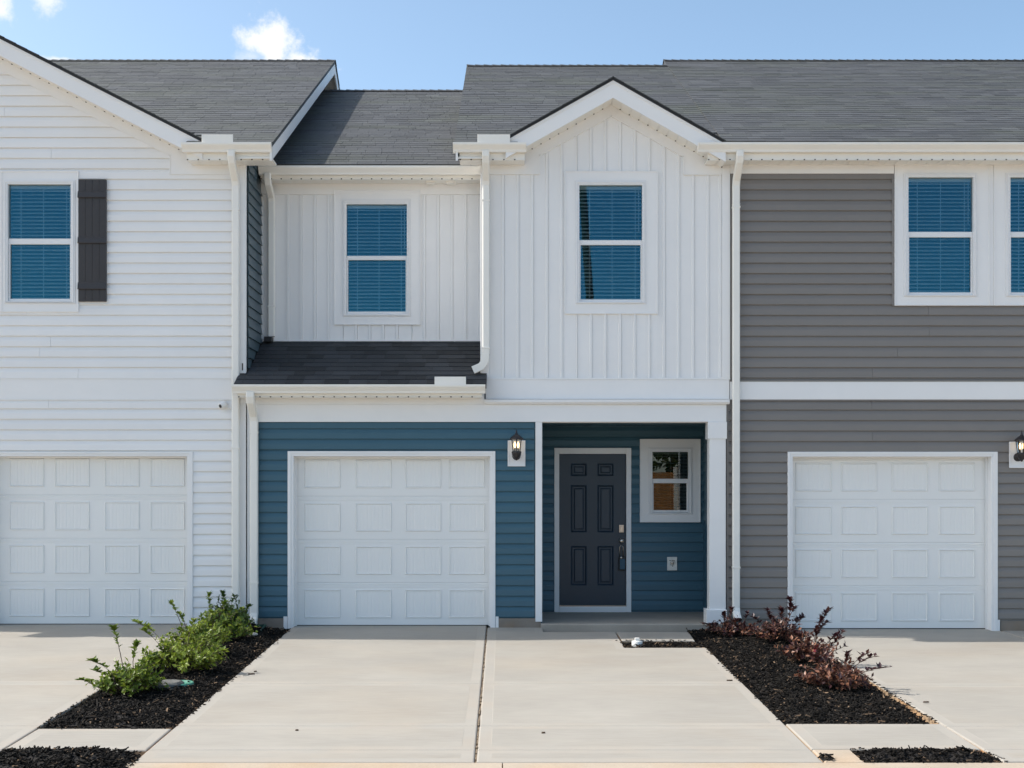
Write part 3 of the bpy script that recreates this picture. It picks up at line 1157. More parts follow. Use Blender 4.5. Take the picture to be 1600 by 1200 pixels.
# gable triangle core
LG = [(-530, 213), (-110, 1), (310, 215)]
tri = MB()
tri.prism_y([(wx(-500), ZE - 0.02), (wx(300), ZE - 0.02), (wx(-100), wz(10) - 0.35)], Y0 + 0.001, Y0 + 0.1)
tri.build('gable_wall', M['white_siding'], left)
JR = [(0, 108), (267, 243)]
sl_l = (267.0) / 135.0


def l_right(z):
    row = HY - (z - CZ) * 125.0
    if row > 272: return wx(375)
    if row > 243: return wx(290)
    return wx((row - 108) * sl_l + 18)


def l_left(z):
    row = HY - (z - CZ) * 125.0
    if row > 243: return wx(-480)
    return wx(-220 - ((row - 108) * sl_l + 18))


cas = lambda t: (t[0], t[1], t[2], t[3])
clap_wall(left, M['white_siding'], 0, 0, wz(591), wz(20), Y0, [h1, h2, pr(-151, 124, 268, 488)], ref_z, l_right, l_left)
clap_wall(left, M['white_siding'], wx(-480), wx(375), wz(976), wz(624), Y0, [(g_t[0], g_t[1], -1, g_t[3])], wz(639.8))
band(left, 'band_board', wx(-480), wx(375), wz(623.5), wz(592), Y0, 0.018)
band(left, 'band_flashing', wx(-480), wx(375), wz(592), wz(590), Y0, 0.026, 0)
band(left, 'band_flashing', wx(-480), wx(375), wz(625), wz(623.5), Y0, 0.024, 0)
# frieze boards under the rake and eave
fr = MB()
fr.prism_y([(wx(-110), wz(52.4)), (wx(267), wz(243)), (wx(267), wz(272)), (wx(375), wz(272)), (wx(375), wz(236)), (wx(312), wz(236)), (wx(-110), wz(23))], Y0 - 0.030, Y0 - 0.0005)
fr.build('frieze_board', M['white_trim'], left)
fr = MB()
fr.prism_y([(wx(-110) - 0.001, wz(52.4)), (wx(-487), wz(243)), (wx(-487), wz(272)), (wx(-560), wz(272)), (wx(-560), wz(236)), (wx(-532), wz(236)), (wx(-110) - 0.001, wz(23))], Y0 - 0.030, Y0 - 0.0005)
fr.build('frieze_board', M['white_trim'], left)
fl = MB()
for (p, q) in (((-110, 52.4), (267, 243)), ((267, 243), (267, 272)), ((267, 272), (375, 272))):
    a, b = Vector((wx(p[0]), wz(p[1]))), Vector((wx(q[0]), wz(q[1])))
    d = (b - a).normalized()
    nn = Vector((d.y, -d.x)) * 0.012
    fl.prism_y([a, b, b + nn, a + nn], Y0 - 0.036, Y0 - 0.001)
fl.build('frieze_channel', M['white_trim'], left)
# corner post
cp = MB()
cp.box(wx(375), wx(385), Y0 - 0.036, Y0 + 0.08, wz(590) + 0.05, wz(250))
cp.box(wx(375), wx(385), Y0 - 0.036, Y0 + 0.08, wz(978) - 0.1, wz(618))
cp.build('corner_post', M['white_trim'], left, bevel=0.004)
# dark strip on the corner post where it meets the lower roof
ck = MB()
ck.box(wx(379), wx(380.6), Y0 - 0.040, Y0 - 0.035, wz(579), wz(568))
ck.build('post_strip', M['painted_hole'], left)
# shell behind
sh = MB()
Yr, zr = ridge_of(15.66, ZE, 95)
Ybk = 2 * Yr - 15.66
sh.add([(LX0, Y0, ZB), (LX0, Ybk - 0.3, ZB), (LX0, Ybk - 0.3, ZE), (LX0, Yr, zr - 0.1), (LX0, Y0, ZE)], [(4, 3, 2, 1, 0)])
sh.add([(LX1, Y0 + 0.02, ZB), (LX1, Ybk - 0.3, ZB), (LX1, Ybk - 0.3, ZE), (LX1, Yr, zr - 0.14), (LX1, Y0 + 0.02, ZE)], [(0, 1, 2, 3, 4)])
sh.add([(LX0, Ybk - 0.3, ZB), (LX1, Ybk - 0.3, ZB), (LX1, Ybk - 0.3, ZE), (LX0, Ybk - 0.3, ZE)], [(3, 2, 1, 0)])
sh.add([(LX0, Y0 + 0.3, 2.75), (LX1, Y0 + 0.3, 2.75), (LX1, Ybk - 0.3, 2.75), (LX0, Ybk - 0.3, 2.75)], [(0, 1, 2, 3)])
sh.add([(LX0, 17.6, ZB), (LX1, 17.6, ZB), (LX1, 17.6, ZE), (LX0, 17.6, ZE)], [(0, 1, 2, 3)])
sh.build('shell_wall', M['slate_siding'], left)
LRX = -2.817
ro_l, (Yr_l, zr_l, Yb_l) = gable_roof(left, LX0 - 0.3, LRX, 15.66, ZE, 95, gap=(wx(-525), wx(300)))
front_gable(left, (-537, 216), (-110, 0.5), (316, 218), 15.70, 21.0, 26, vents=True)


def rec_plane(Y):     # recessed roof
    return REC_Z + SL * (Y - 16.62)


REC_Z = 5.935


def lside(z):
    # boards of the gable end wall: between the roof's underside and just behind the recessed roof
    y_hi = 15.66 + (z - (ZE - 0.24)) / SL
    lo = max(16.08, y_hi + 0.02)
    hi = 17.05 if z < REC_Z - 0.25 else max(lo + 0.1, min(16.62 + (z - REC_Z) / SL + 0.35, Yb_l - 0.4))
    if z > zr_l - 0.75:
        hi = 2 * Yr_l - lo
    return lo, hi


side_clap(left, M['slate_siding'], LX1, 1, {'z': (3.05, zr_l - 0.33), 'f': lside}, ref_z)
# eave box, gutter, downspout, splash guard
eave_box(left, wx(292, 15.72), LRX - 0.005, 15.72, Y0, wz(250, 15.72), wz(224, 15.72))
gutter(left, wx(283, 15.6), wx(423, 15.6), 15.72, wz(222, 15.6))
splash_guard(left, 315, 364, 210, 223, 15.61)
downspout(left, wx(361.5, 15.66), 15.655, wz(236, 15.66), wz(975), 15.915, bands=(wz(700), wz(330)), offset=0.30)
fd = MB()
fd.box(wx(302), wx(385), Y0 - 0.012, Y0 + 0.05, ZB, wz(976) + 0.01)
fd.build('foundation', M['foundation'], left)
# shutter: four planks, three battens
st = MB()
r_ = pr(124.5, 168, 282, 472)
wpl = (r_[1] - r_[0]) / 4
for i in range(4):
    st.box(r_[0] + i * wpl + 0.001, r_[0] + (i + 1) * wpl - 0.001, Y0 - 0.052, Y0 - 0.03, r_[2], r_[3])
st.box(r_[0] + 0.002, r_[1] - 0.002, Y0 - 0.046, Y0 - 0.02, r_[2] + 0.002, r_[3] - 0.002)
so_ = st.build('shutter', M['shutter'], left, bevel=0.003)
for (a, b) in ((300, 310.5), (371, 381.5), (442, 453)):
    q = pr(124, 168.5, a, b)
    bt = MB()
    bt.prism_x([(Y0 - 0.052, q[3]), (Y0 - 0.066, q[3] - 0.02), (Y0 - 0.076, q[2] + 0.006), (Y0 - 0.074, q[2]), (Y0 - 0.052, q[2])], q[0], q[1])
    bt.build('batten', M['shutter'], so_)

# ---- middle: blue garage, white bay, recessed upper wall, porch
mid = thing('townhouse', (wx(770), Y0, 0), 'townhouse with blue lower siding, recessed porch and white front gable', 'townhouse')
MX0, MX1 = LX1 + 0.001, wx(1138)
YR = 17.0        # recessed upper wall
YP = 17.35       # porch back wall
# lower front wall with blue boards
g_open, g_t = garage_door(mid, (459, 766, 713, 980), (450, 774, 705, 980), Y0, 980, [(473, 530), (553, 611), (632, 688), (705, 765 - 12)])
core_wall(mid, M['blue_siding'], (wx(386), wx(847), ZB, wz(600)), [(g_open[0], g_open[1], ZB, g_open[3])], Y0)
clap_wall(mid, M['blue_siding'], wx(403), wx(835), wz(964), wz(657), Y0, [(g_t[0], g_t[1], -1, g_t[3])], wz(670.8), seams=False)
fdn = MB()
fdn.box(wx(404), wx(443), Y0 - 0.03, Y0 + 0.05, ZB, wz(966))
fdn.build('foundation', M['foundation'], mid)
fdn = MB()
fdn.box(wx(779), wx(845), Y0 - 0.03, Y0 + 0.05, ZB, wz(966))
fdn.build('foundation', M['foundation'], mid)
for (a, b) in ((443.5, 449.5), (774.5, 779)):
    band(mid, 'casing_foot', wx(a), wx(b), -0.02, wz(963), Y0, 0.032)
# left corner trim of the garage front
ct = MB()
ct.box(wx(386.6), wx(403), Y0 - 0.02, Y0 - 0.0005, ZB + 0.1, wz(620))
ct.build('corner_trim', M['white_trim'], mid, bevel=0.004)
# frieze over the garage and porch beam
band(mid, 'frieze_board', wx(401), wx(757) - 0.001, wz(632) + 0.0005, wz(612), Y0, 0.05, 0)
bm = MB()
bm.box(wx(401), wx(1134), Y0 - 0.05, Y0 + 0.125, wz(659.5), wz(632))
bm.build('porch_beam', M['white_trim'], mid, bevel=0.004)
cap = MB()
cap.prism_x([(Y0 - 0.0005, wz(624)), (Y0 - 0.105, wz(625)), (Y0 - 0.105, wz(629)), (Y0 - 0.085, wz(632)), (Y0 - 0.0005, wz(632))], wx(757), wx(1138))
cap.build('beam_moulding', M['white_trim'], mid, bevel=0.002)
band(mid, 'band_board', wx(759), wx(1139), wz(624) + 0.001, wz(593.5), Y0, 0.034)
band(mid, 'band_flashing', wx(752), wx(1140), wz(593.5), wz(590.5), Y0, 0.042, 0)
# porch: posts, side walls, ceiling, back wall
band(mid, 'porch_post', wx(836.5), wx(847), wz(971), wz(659.5) - 0.0005, Y0, 0.045, 0.004)
pc = MB()
pc.box(wx(1107.5), wx(1133), Y0 - 0.05, Y0 + 0.14, wz(975), wz(659.5) - 0.0005)
pco = pc.build('porch_column', M['white_trim'], mid, bevel=0.005)
pc = MB()
pc.box(wx(1105), wx(1134.5), Y0 - 0.066, Y0 + 0.155, wz(686), wz(659.5) - 0.0005)
pc.build('capital', M['white_trim'], pco, bevel=0.004)
pc = MB()
pc.box(wx(1102.5), wx(1134.5), Y0 - 0.072, Y0 + 0.16, wz(975), wz(952))
pc.build('column_base', M['white_trim'], pco, bevel=0.004)
PXL, PXR = wx(845), wx(1100, YP) + 0.0
pw = MB()
pw.box(PXL - 0.1, PXL, Y0 + 0.02, YP + 0.1, 0.06, wz(655))
pw.box(PXR, PXR + 0.07, Y0 + 0.15, YP + 0.1, ZB, wz(655))
pw.build('porch_side_wall', M['blue_siding'], mid)
side_clap(mid, M['blue_siding'], PXR, -1, {'z': (0.08, wz(660)), 'f': lambda z: (Y0 + 0.17, YP)}, wz(648, YP))
pcl = MB()
pcl.box(PXL, PXR, Y0 + 0.12, YP, wz(658), wz(650))
pcl.build('porch_ceiling', M['blue_siding'], mid)  # unseen ceiling, coloured dark to deepen the shade in the porch
pf = MB()
ps_top = 0.052
pf.prism_x([(Y0 - 0.085, -0.2), (Y0 - 0.085, ps_top - 0.014), (Y0 - 0.075, ps_top - 0.002), (Y0 - 0.06, ps_top), (YP, ps_top + 0.004), (YP, -0.2)], wx(845, 15.92), PXR + 0.09)
pf.build('porch_floor', M['porch'], mid)
dframe = pr(866, 986, 700, 959, YP)
wp, hp = window(mid, YP, (1019, 1075, 706, 797), (1012.5, 1081.5, 699, 803.5), (999.5, 1094, 686, 816), (748, 755), 'porch_pane', True, False)
core_wall(mid, M['blue_siding'], (PXL, PXR, ps_top, wz(652)), [(dframe[0] + 0.02, dframe[1] - 0.02, ps_top, dframe[3] - 0.02), hp], YP)
clap_wall(mid, M['blue_siding'], PXL, PXR, ps_top + 0.03, wz(652), YP, [(dframe[0], dframe[1], -1, dframe[3]), pr(1000, 1093.5, 686.5, 815.5, YP)], wz(858 / 3.53 + 650, YP), seams=False)
# front door
dz0, dz1 = wz(946, YP), wz(709.5, YP)
dx0, dx1 = wx(874, YP), wx(978, YP)
dc = MB()
ib = (dx0 - 0.003, dx1 + 0.003, dz0, dz1 + 0.003)
dc.box(dframe[0], ib[0], YP - 0.035, YP + 0.08, ps_top + 0.003, dframe[3])
dc.box(ib[1], dframe[1], YP - 0.035, YP + 0.08, ps_top + 0.003, dframe[3])
dc.box(ib[0], ib[1], YP - 0.035, YP + 0.08, ib[3], dframe[3])
dc.box(ib[0], ib[1], YP - 0.045, YP + 0.06, ps_top + 0.003, dz0 - 0.012)
dco = dc.build('door_casing', M['white_trim'], mid, bevel=0.004)
th_ = MB()
th_.box(ib[0], ib[1], YP - 0.03, YP + 0.07, dz0 - 0.012, dz0)
th_.build('threshold', M['nickel'], dco)
fdoor = MB()
DYf = YP + 0.012
pans = [(892, 917, 724, 744), (933.5, 959, 724, 744), (892, 917, 758, 832), (933.5, 959, 758, 832), (892, 917, 853, 915), (933.5, 959, 853, 915)]
for (a, b, c_, d_) in cut((dx0, dx1, dz0 + 0.002, dz1), [pr(*p, YP) for p in pans]):
    fdoor.add([(a, DYf, c_), (b, DYf, c_), (b, DYf, d_), (a, DYf, d_)], [(0, 1, 2, 3)])
fdoor.box(dx0, dx1, DYf + 0.018, DYf + 0.045, dz0 + 0.002, dz1)
fdo = fdoor.build('front_door', M['front_door'], mid)
for p in pans:
    q = pr(*p, YP)
    pm = MB()

    def rg(i_, y):
        return [(q[0] + i_, y, q[2] + i_), (q[1] - i_, y, q[2] + i_), (q[1] - i_, y, q[3] - i_), (q[0] + i_, y, q[3] - i_)]
    rings = [rg(0, DYf), rg(0.006, DYf - 0.004), rg(0.012, DYf), rg(0.024, DYf + 0.016), rg(0.040, DYf + 0.016), rg(0.056, DYf + 0.003)]
    for j in range(len(rings) - 1):
        pm.add(rings[j] + rings[j + 1], [(i, (i + 1) % 4, 4 + (i + 1) % 4, 4 + i) for i in range(4)])
    pm.add(rings[-1], [(0, 1, 2, 3)])
    pm.build('door_panel', M['front_door'], fdo)
hw_ = MB()
hx = wx(970.8, YP)
q = pr(967.3, 974.6, 820, 832, YP)
hw_.box(q[0], q[1], DYf - 0.024, DYf, q[2], q[3])
hw_.box(q[0] + 0.012, q[1] - 0.012, DYf - 0.030, DYf - 0.024, q[2] + 0.01, q[3] - 0.02)
hw_.build('deadbolt_keypad', M['nickel'], fdo, bevel=0.004)
hw_ = MB()
hw_.lathe([(0.036, 0), (0.036, -0.006), (0.030, -0.012), (0.013, -0.016), (0.011, -0.035), (0.022, -0.040), (0.030, -0.052), (0.028, -0.066), (0.016, -0.074), (0.0, -0.075)], (hx, DYf, wz(845, YP)), 20, axis='y', cap=False)
hw_.build('door_knob', M['nickel'], fdo)
lb = thing('lockbox', (wx(970.8, YP), DYf - 0.045, wz(891, YP)), 'dark blue key lockbox hanging below the front door knob', 'lockbox')
q = pr(966.5, 976.8, 869.5, 891, YP)
b_ = MB()
b_.box(q[0], q[1], DYf - 0.048, DYf - 0.008, q[2], q[3])
b_.build('case', M['black_plastic'], lb, bevel=0.008)
b_ = MB()
b_.box(q[0] + 0.014, q[1] - 0.006, DYf - 0.054, DYf - 0.047, q[2] + 0.014, q[3] - 0.030)
b_.build('front_cover', M['lockbox_blue'], lb, bevel=0.003)
b_ = MB()
zs_ = wz(852, YP)
b_.tube([(hx - 0.024, DYf - 0.028, q[3] - 0.01), (hx - 0.024, DYf - 0.028, zs_ - 0.03), (hx - 0.014, DYf - 0.028, zs_ - 0.008), (hx, DYf - 0.028, zs_), (hx + 0.014, DYf - 0.028, zs_ - 0.008), (hx + 0.024, DYf - 0.028, zs_ - 0.03), (hx + 0.024, DYf - 0.028, q[3] - 0.01)], 0.006, seg=8)
b_.build('shackle', M['nickel'], lb)
b_ = MB()
b_.lathe([(0.016, 0), (0.016, -0.01), (0.012, -0.014), (0.0, -0.015)], (hx - 0.004, DYf - 0.048, q[3] - 0.014), 14, axis='y', cap=False)
b_.build('dial', M['nickel'], lb)

# recessed upper wall
rx0, rx1 = wx(405, YR), wx(752, YR)
wr, hr = window(mid, YR, (542, 636, 320, 487), (535.5, 642, 312, 494.5), (522, 657.5, 297, 508), (400, 406.5))
core_wall(mid, M['white_siding'], (rx0 - 0.2, rx1 + 0.3, 2.9, 5.95), [hr], YR)
lines = [wx(429, YR)]
xx = 452.0
while xx < 748:
    lines.append(wx(xx, YR))
    xx += 21.35
lines.append(wx(752, YR))
vboards(mid, lines, wz(531.5, YR), lambda x: wz(304, YR), YR, [hr, pr(522, 657, 297.5, 507, YR)])
band(mid, 'frieze_board', rx0, rx1, wz(304.5, YR), wz(280, YR), YR, 0.034)
band(mid, 'corner_trim', wx(405.5, YR), wx(413, YR), wz(531, YR), wz(304.5, YR) - 0.001, YR, 0.045)
band(mid, 'corner_trim', wx(424, YR), wx(429.5, YR), wz(531, YR), wz(304.5, YR) - 0.001, YR, 0.03)
band(mid, 'roof_flashing', rx0, rx1, wz(534, YR) - 0.02, wz(531, YR), YR, 0.03, 0)
ybox = 16.70
eave_box(mid, wx(407, ybox), wx(752, ybox), ybox, YR, wz(280, ybox), wz(261, ybox))
gutter(mid, wx(404, 16.6), wx(752, 16.6), ybox, wz(258.5, 16.58))
downspout(mid, wx(418.5, 16.66), 16.635, wz(271, 16.64), wz(527, YR), YR - 0.075, offset=0.24, bands=(wz(480, YR),))
bt = MB()
bt.box(wx(416, YR), wx(428, YR), YR - 0.17, YR - 0.04, wz(536, YR), wz(528, YR))
bt.build('downspout_boot', M['black_plastic'], mid, bevel=0.006)
for px_ in (673, 704.5):
    vb = MB()
    q = pr(px_ - 7, px_ + 7, 278, 287, 16.86)
    vb.box(q[0], q[1], 16.80, 16.94, q[2], q[3])
    vb.box(q[0] - 0.012, q[1] + 0.012, 16.79, 16.95, q[3] - 0.012, q[3] + 0.02)
    vb.build('soffit_vent', M['cream_metal'], mid, bevel=0.003)
ro_m, (Yr_r, zr_r, Yb_r) = gable_roof(mid, LX1 + 0.025, -0.30, 16.62, REC_Z, 142, False, False)

# lower roof over the garage: tabs picked apart one by one
ez, rz = wz(599.5, 15.66), wz(533, YR)
lr = MB()
lrx0, lrx1 = wx(367, 15.66), wx(760, 15.66)
lr.prism_x([(15.66, ez), (YR - 0.001, rz), (YR - 0.001, rz - 0.06), (15.66, ez - 0.06)], LX1 + 0.002, wx(750.5))
lr.prism_x([(15.66, ez), (Y0 - 0.03, ez + (rz - ez) * 0.31 / 1.34), (Y0 - 0.03, ez + (rz - ez) * 0.31 / 1.34 - 0.06), (15.66, ez - 0.06)], lrx0, LX1 + 0.001)
lr.prism_x([(15.66, ez), (Y0 - 0.025, ez + (rz - ez) * 0.315 / 1.34), (Y0 - 0.025, ez + (rz - ez) * 0.315 / 1.34 - 0.06), (15.66, ez - 0.06)], wx(750.5) + 0.001, lrx1)
lro = lr.build('porch_roof', M['drip_edge'], mid)
vdir = Vector((0, YR - 15.66, rz - ez))
VL = vdir.length
vdir.normalize()
ndir = Vector((1, 0, 0)).cross(vdir)
variants = {}


def tab_mesh(w):
    if w not in variants:
        t = MB()
        e = 0.150
        P = lambda s, t_, h: Vector((s, 0, 0)) + vdir * t_ + ndir * h
        a, b = 0.002, w - 0.002
        t.add([P(a, 0, -0.004), P(b, 0, -0.004), P(b, e, -0.004), P(a, e, -0.004), P(a, 0, 0.012), P(b, 0, 0.012), P(b, e, 0.004), P(a, e, 0.004)],
              [(4, 5, 6, 7), (0, 1, 5, 4), (1, 2, 6, 5), (3, 0, 4, 7), (3, 2, 1, 0), (2, 3, 7, 6)])
        me = bpy.data.meshes.new('shingle')
        me.from_pydata([tuple(p) for p in t.v], [], t.f)
        me.materials.append(M['shingle_shaded'])
        variants[w] = me
    return variants[w]


yv = -0.02
row = 0
while yv < VL - 0.03:
    base_y = 15.66 + vdir.y * yv
    xa = lrx0 - 0.01 if base_y < Y0 - 0.14 else LX1 + 0.024
    xb = lrx1 + 0.005 if base_y < Y0 - 0.14 else wx(750.5) - 0.002
    x = xa
    fst = True
    while x < xb - 0.02:
        w = random.choice((0.22, 0.26, 0.30, 0.34))
        if fst:
            w = random.choice((0.10, 0.18, 0.26))
            fst = False
        if x + w > xb or xb - x - w < 0.06:
            w = round(xb - x, 3)
        link_mesh('shingle', tab_mesh(w), Vector((x, 15.66, ez)) + vdir * (yv + random.uniform(-0.003, 0.003)), lro)
        x += w
    yv += 0.143
    row += 1
eave_box(mid, wx(372, 15.74), wx(753, 15.74), 15.74, Y0 - 0.035, wz(620.5, 15.74), wz(603, 15.74))
gutter(mid, wx(362, 15.62), wx(758, 15.62), 15.74, wz(600.5, 15.62))
splash_guard(mid, 679, 728, 588.5, 601, 15.63)
# a strip of white board and end block under the eave's left end
band(mid, 'eave_block', wx(369.5), wx(387), wz(630), wz(617), Y0, 0.05)
downspout(mid, wx(391, 15.68), 15.675, wz(612, 15.68), wz(974), 15.925, kick=0.13, offset=0.28, w=0.10, bands=(wz(910), wz(676)))
# bay
bx0, bx1 = wx(750.5), wx(1140)
wb, hb = window(mid, Y0, (905, 1003, 290, 468), (898.5, 1008.5, 283, 475), (882, 1027.5, 268, 491), (375.5, 383))
core_wall(mid, M['white_siding'], (bx0, bx1, wz(660), 5.98), [hb], Y0)
tri = MB()
tri.prism_y([(wx(800), 5.975), (wx(1120), 5.975), (wx(958), wz(150))], Y0 + 0.001, Y0 + 0.1)
tri.build('gable_wall', M['white_siding'], mid)
sidew = MB()
sidew.box(bx0, bx0 + 0.04, Y0 + 0.001, 21, wz(700), 5.95)
sidew.build('bay_side_wall', M['white_siding'], mid)
lines = [wx(752)]
xx = 788.4
lines.append(wx(765.6))
for i in range(16):
    lines.append(wx(xx))
    xx += 22.82
lines = [l for l in lines if l < wx(1126)] + [wx(1127.5)]


def jtop(x):
    p = PX + x * 125.0
    if p < 842 or p > 1068: return wz(273)
    return wz(181 + abs(p - 955) * (62.0 / 113.0))


vboards(mid, lines, wz(590.5), jtop, Y0, [hb, pr(883, 1026.5, 269, 490)])
band(mid, 'corner_post', wx(1127.5), wx(1140), wz(590.5), wz(255), Y0, 0.036, 0.004)
band(mid, 'corner_post', wx(751), wx(765), wz(590.5), wz(272) - 0.001, Y0, 0.030, 0.004)
fr = MB()
top_pts = [(1139, 272.5), (1139, 236), (1118, 236), (958, 146), (800, 236), (751, 236), (751, 271.8)]
bot_pts = [(842, 271.8), (842, 243), (955, 181), (1068, 245), (1068, 272.5)]
fr.prism_y([(wx(a), wz(b)) for a, b in bot_pts + top_pts], Y0 - 0.030, Y0 - 0.0005)
fr.build('frieze_board', M['white_trim'], mid)
fl = MB()
seq = [(766, 271.8)] + bot_pts + [(1127, 272.5)]
for i in range(len(seq) - 1):
    a, b = Vector((wx(seq[i][0]), wz(seq[i][1]))), Vector((wx(seq[i + 1][0]), wz(seq[i + 1][1])))
    d = (b - a).normalized()
    nn = Vector((d.y, -d.x)) * 0.013
    fl.prism_y([a, b, b + nn, a + nn], Y0 - 0.037, Y0 - 0.001)
fl.build('frieze_channel', M['white_trim'], mid)
eave_box(mid, wx(718, 15.72), wx(820, 15.72), 15.72, Y0 - 0.03, wz(250, 15.72), wz(224, 15.72))
gutter(mid, wx(708, 15.6), wx(822, 15.6), 15.72, wz(222, 15.6))
splash_guard(mid, 746, 797, 210, 223, 15.61)
downspout(mid, wx(759, 15.66), 15.655, wz(236, 15.66), wz(556), 15.90, kick=None, offset=0.30, bands=(wz(545), wz(316)))
# kick-out elbow that empties onto the lower roof, turned to the left
ek = MB()
pts = [(wx(a_, 15.9), wz(b_, 15.9)) for a_, b_ in ((758.6, 553), (757.5, 565), (751.5, 573), (739, 578.5))]
vs, fs = [], []
for i, (x, z) in enumerate(pts):
    a, b = Vector(pts[max(0, i - 1)]), Vector(pts[min(3, i + 1)])
    t = (b - a).normalized()
    nn = Vector((-t.y, t.x))
    for (s, yy) in ((-1, 15.865), (1, 15.865), (1, 15.935), (-1, 15.935)):
        vs.append((x + nn.x * s * 0.048, yy, z + nn.y * s * 0.048))
for j in range(3):
    for s in range(4):
        fs.append((j * 4 + s, j * 4 + (s + 1) % 4, j * 4 + 4 + (s + 1) % 4, j * 4 + 4 + s))
fs.append((0, 3, 2, 1))
ek.add(vs, fs)
ek.add(vs[12:], [(0, 1, 2, 3)], 1)
ek.build('downspout_elbow', [M['cream_metal'], M['painted_hole']], mid, bevel=0.004)
XBOUND = 2.70
ro_b, _ = gable_roof(mid, -0.575, XBOUND, 15.66, ZE, 103, True, False, gap=(wx(806), wx(1116)))
front_gable(mid, (790, 216), (958, 121.5), (1134, 221.5), 15.66, 19.5, 27)
# rooms behind (their unlit look is put into the dark wall colour)
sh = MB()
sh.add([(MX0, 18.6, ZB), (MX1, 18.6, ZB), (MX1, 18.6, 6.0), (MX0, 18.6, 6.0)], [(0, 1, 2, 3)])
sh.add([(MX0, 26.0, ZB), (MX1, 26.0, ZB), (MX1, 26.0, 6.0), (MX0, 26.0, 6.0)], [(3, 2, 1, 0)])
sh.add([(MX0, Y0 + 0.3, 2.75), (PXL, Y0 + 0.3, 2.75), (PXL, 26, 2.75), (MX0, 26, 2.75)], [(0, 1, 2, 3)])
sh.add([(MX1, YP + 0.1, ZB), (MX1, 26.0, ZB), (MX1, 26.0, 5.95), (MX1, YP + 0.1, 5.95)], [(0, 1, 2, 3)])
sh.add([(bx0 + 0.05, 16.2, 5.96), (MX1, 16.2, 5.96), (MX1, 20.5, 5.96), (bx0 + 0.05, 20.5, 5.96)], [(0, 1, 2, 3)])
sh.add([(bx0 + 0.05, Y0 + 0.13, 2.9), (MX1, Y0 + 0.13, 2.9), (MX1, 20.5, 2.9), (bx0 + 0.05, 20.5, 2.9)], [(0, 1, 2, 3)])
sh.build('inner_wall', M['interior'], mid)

# ---- right: grey townhouse
right = thing('townhouse', (wx(1400), Y0, 0), 'dark grey clapboard townhouse with paired upper windows and white garage at the right', 'townhouse')
RX0, RX1 = wx(1140) + 0.001, wx(2030)
g_open, g_t = garage_door(right, (1238, 1548, 713.5, 985), (1230, 1557.5, 706, 985), Y0, 985, [(1247, 1304), (1318, 1376), (1398, 1456), (1471, 1531)])
w3, h3 = window(right, Y0, (1418, 1519, 278, 457), (1411, 1525, 271.5, 464), (1396.5, 1545, 258, 478), (362.5, 371))
w4, h4 = window(right, Y0, (1577, 1678, 278, 457), (1570, 1684, 271.5, 464), (1551, 1700, 258, 478), (362.5, 371))
band(right, 'window_mullion', wx(1545) + 0.001, wx(1551) - 0.001, wz(478), wz(258), Y0, 0.029)
core_wall(right, M['grey_siding'], (wx(1131), RX0, ZB, wz(662)), [], Y0)
core_wall(right, M['grey_siding'], (RX0, RX1, ZB, 5.98), [h3, h4, (g_open[0], g_open[1], ZB, g_open[3])], Y0)
clap_wall(right, M['grey_siding'], wx(1142), wx(2020), wz(594), wz(270), Y0, [pr(1397, 1699.5, 250, 477.5)], wz(281.6))
clap_wall(right, M['grey_siding'], wx(1136), wx(2020), wz(969), wz(624), Y0, [(g_t[0], g_t[1], -1, g_t[3])], wz(641.6))
band(right, 'band_board', wx(1140) + 0.002, wx(2020), wz(624.5), wz(596.5), Y0, 0.032)
for (a, b) in ((596.5, 594.5), (626.5, 624.5)):
    band(right, 'band_flashing', wx(1140) + 0.002, wx(2020), wz(a), wz(b), Y0, 0.038 if a < 600 else 0.028, 0, 'grey_siding')
band(right, 'frieze_board', wx(1140) + 0.002, wx(1396) - 0.001, wz(272), wz(246), Y0, 0.036)
band(right, 'frieze_board', wx(1396) + 0.001, wx(2020), wz(258) + 0.001, wz(246), Y0, 0.036)
band(right, 'siding_channel', wx(1140) + 0.002, wx(1144), wz(593), wz(273), Y0, 0.028, 0, 'grey_siding')
band(right, 'siding_channel', wx(1134.7), wx(1138), wz(969), wz(627), Y0, 0.028, 0, 'grey_siding')
band(right, 'siding_channel', wx(1393) , wx(1396), wz(478), wz(273), Y0, 0.028, 0, 'grey_siding')
for (a, b) in ((1163, 1225), (1562.5, 1640)):
    fdn = MB()
    fdn.box(wx(a), wx(b), Y0 - 0.02, Y0 + 0.05, ZB, wz(970))
    fdn.build('foundation', M['foundation'], right)
band(right, 'casing_foot', wx(1557.5) + 0.001, wx(1561), wz(986), wz(968), Y0, 0.032)
eave_box(right, wx(1106, 15.72), wx(2030), 15.72, Y0 - 0.036, wz(250, 15.72), wz(224, 15.72))
gutter(right, wx(1092, 15.6), wx(2035), 15.72, wz(222, 15.6))
downspout(right, wx(1156, 15.66), 15.655, wz(236, 15.66), wz(966), 15.915, kick=0.13, offset=0.30, bands=(wz(886), wz(326)))
for px_ in (1334, 1366):
    v = MB()
    q = pr(px_ - 9, px_ + 9, 246, 252, 15.85)
    for i in range(3):
        v.box(q[0] + i * 0.01, q[1] - 0.01 * (2 - i), 15.80 + i * 0.05, 15.825 + i * 0.05, wz(250, 15.72) - 0.008, wz(250, 15.72) - 0.0015)
    v.build('soffit_vent', M['cream_metal'], right)
ro_g, (Yr_g, zr_g, Yb_g) = gable_roof(right, XBOUND + 0.013, RX1 + 0.3, 15.66, ZE + 0.012, 95, False, True)
st_ = MB()
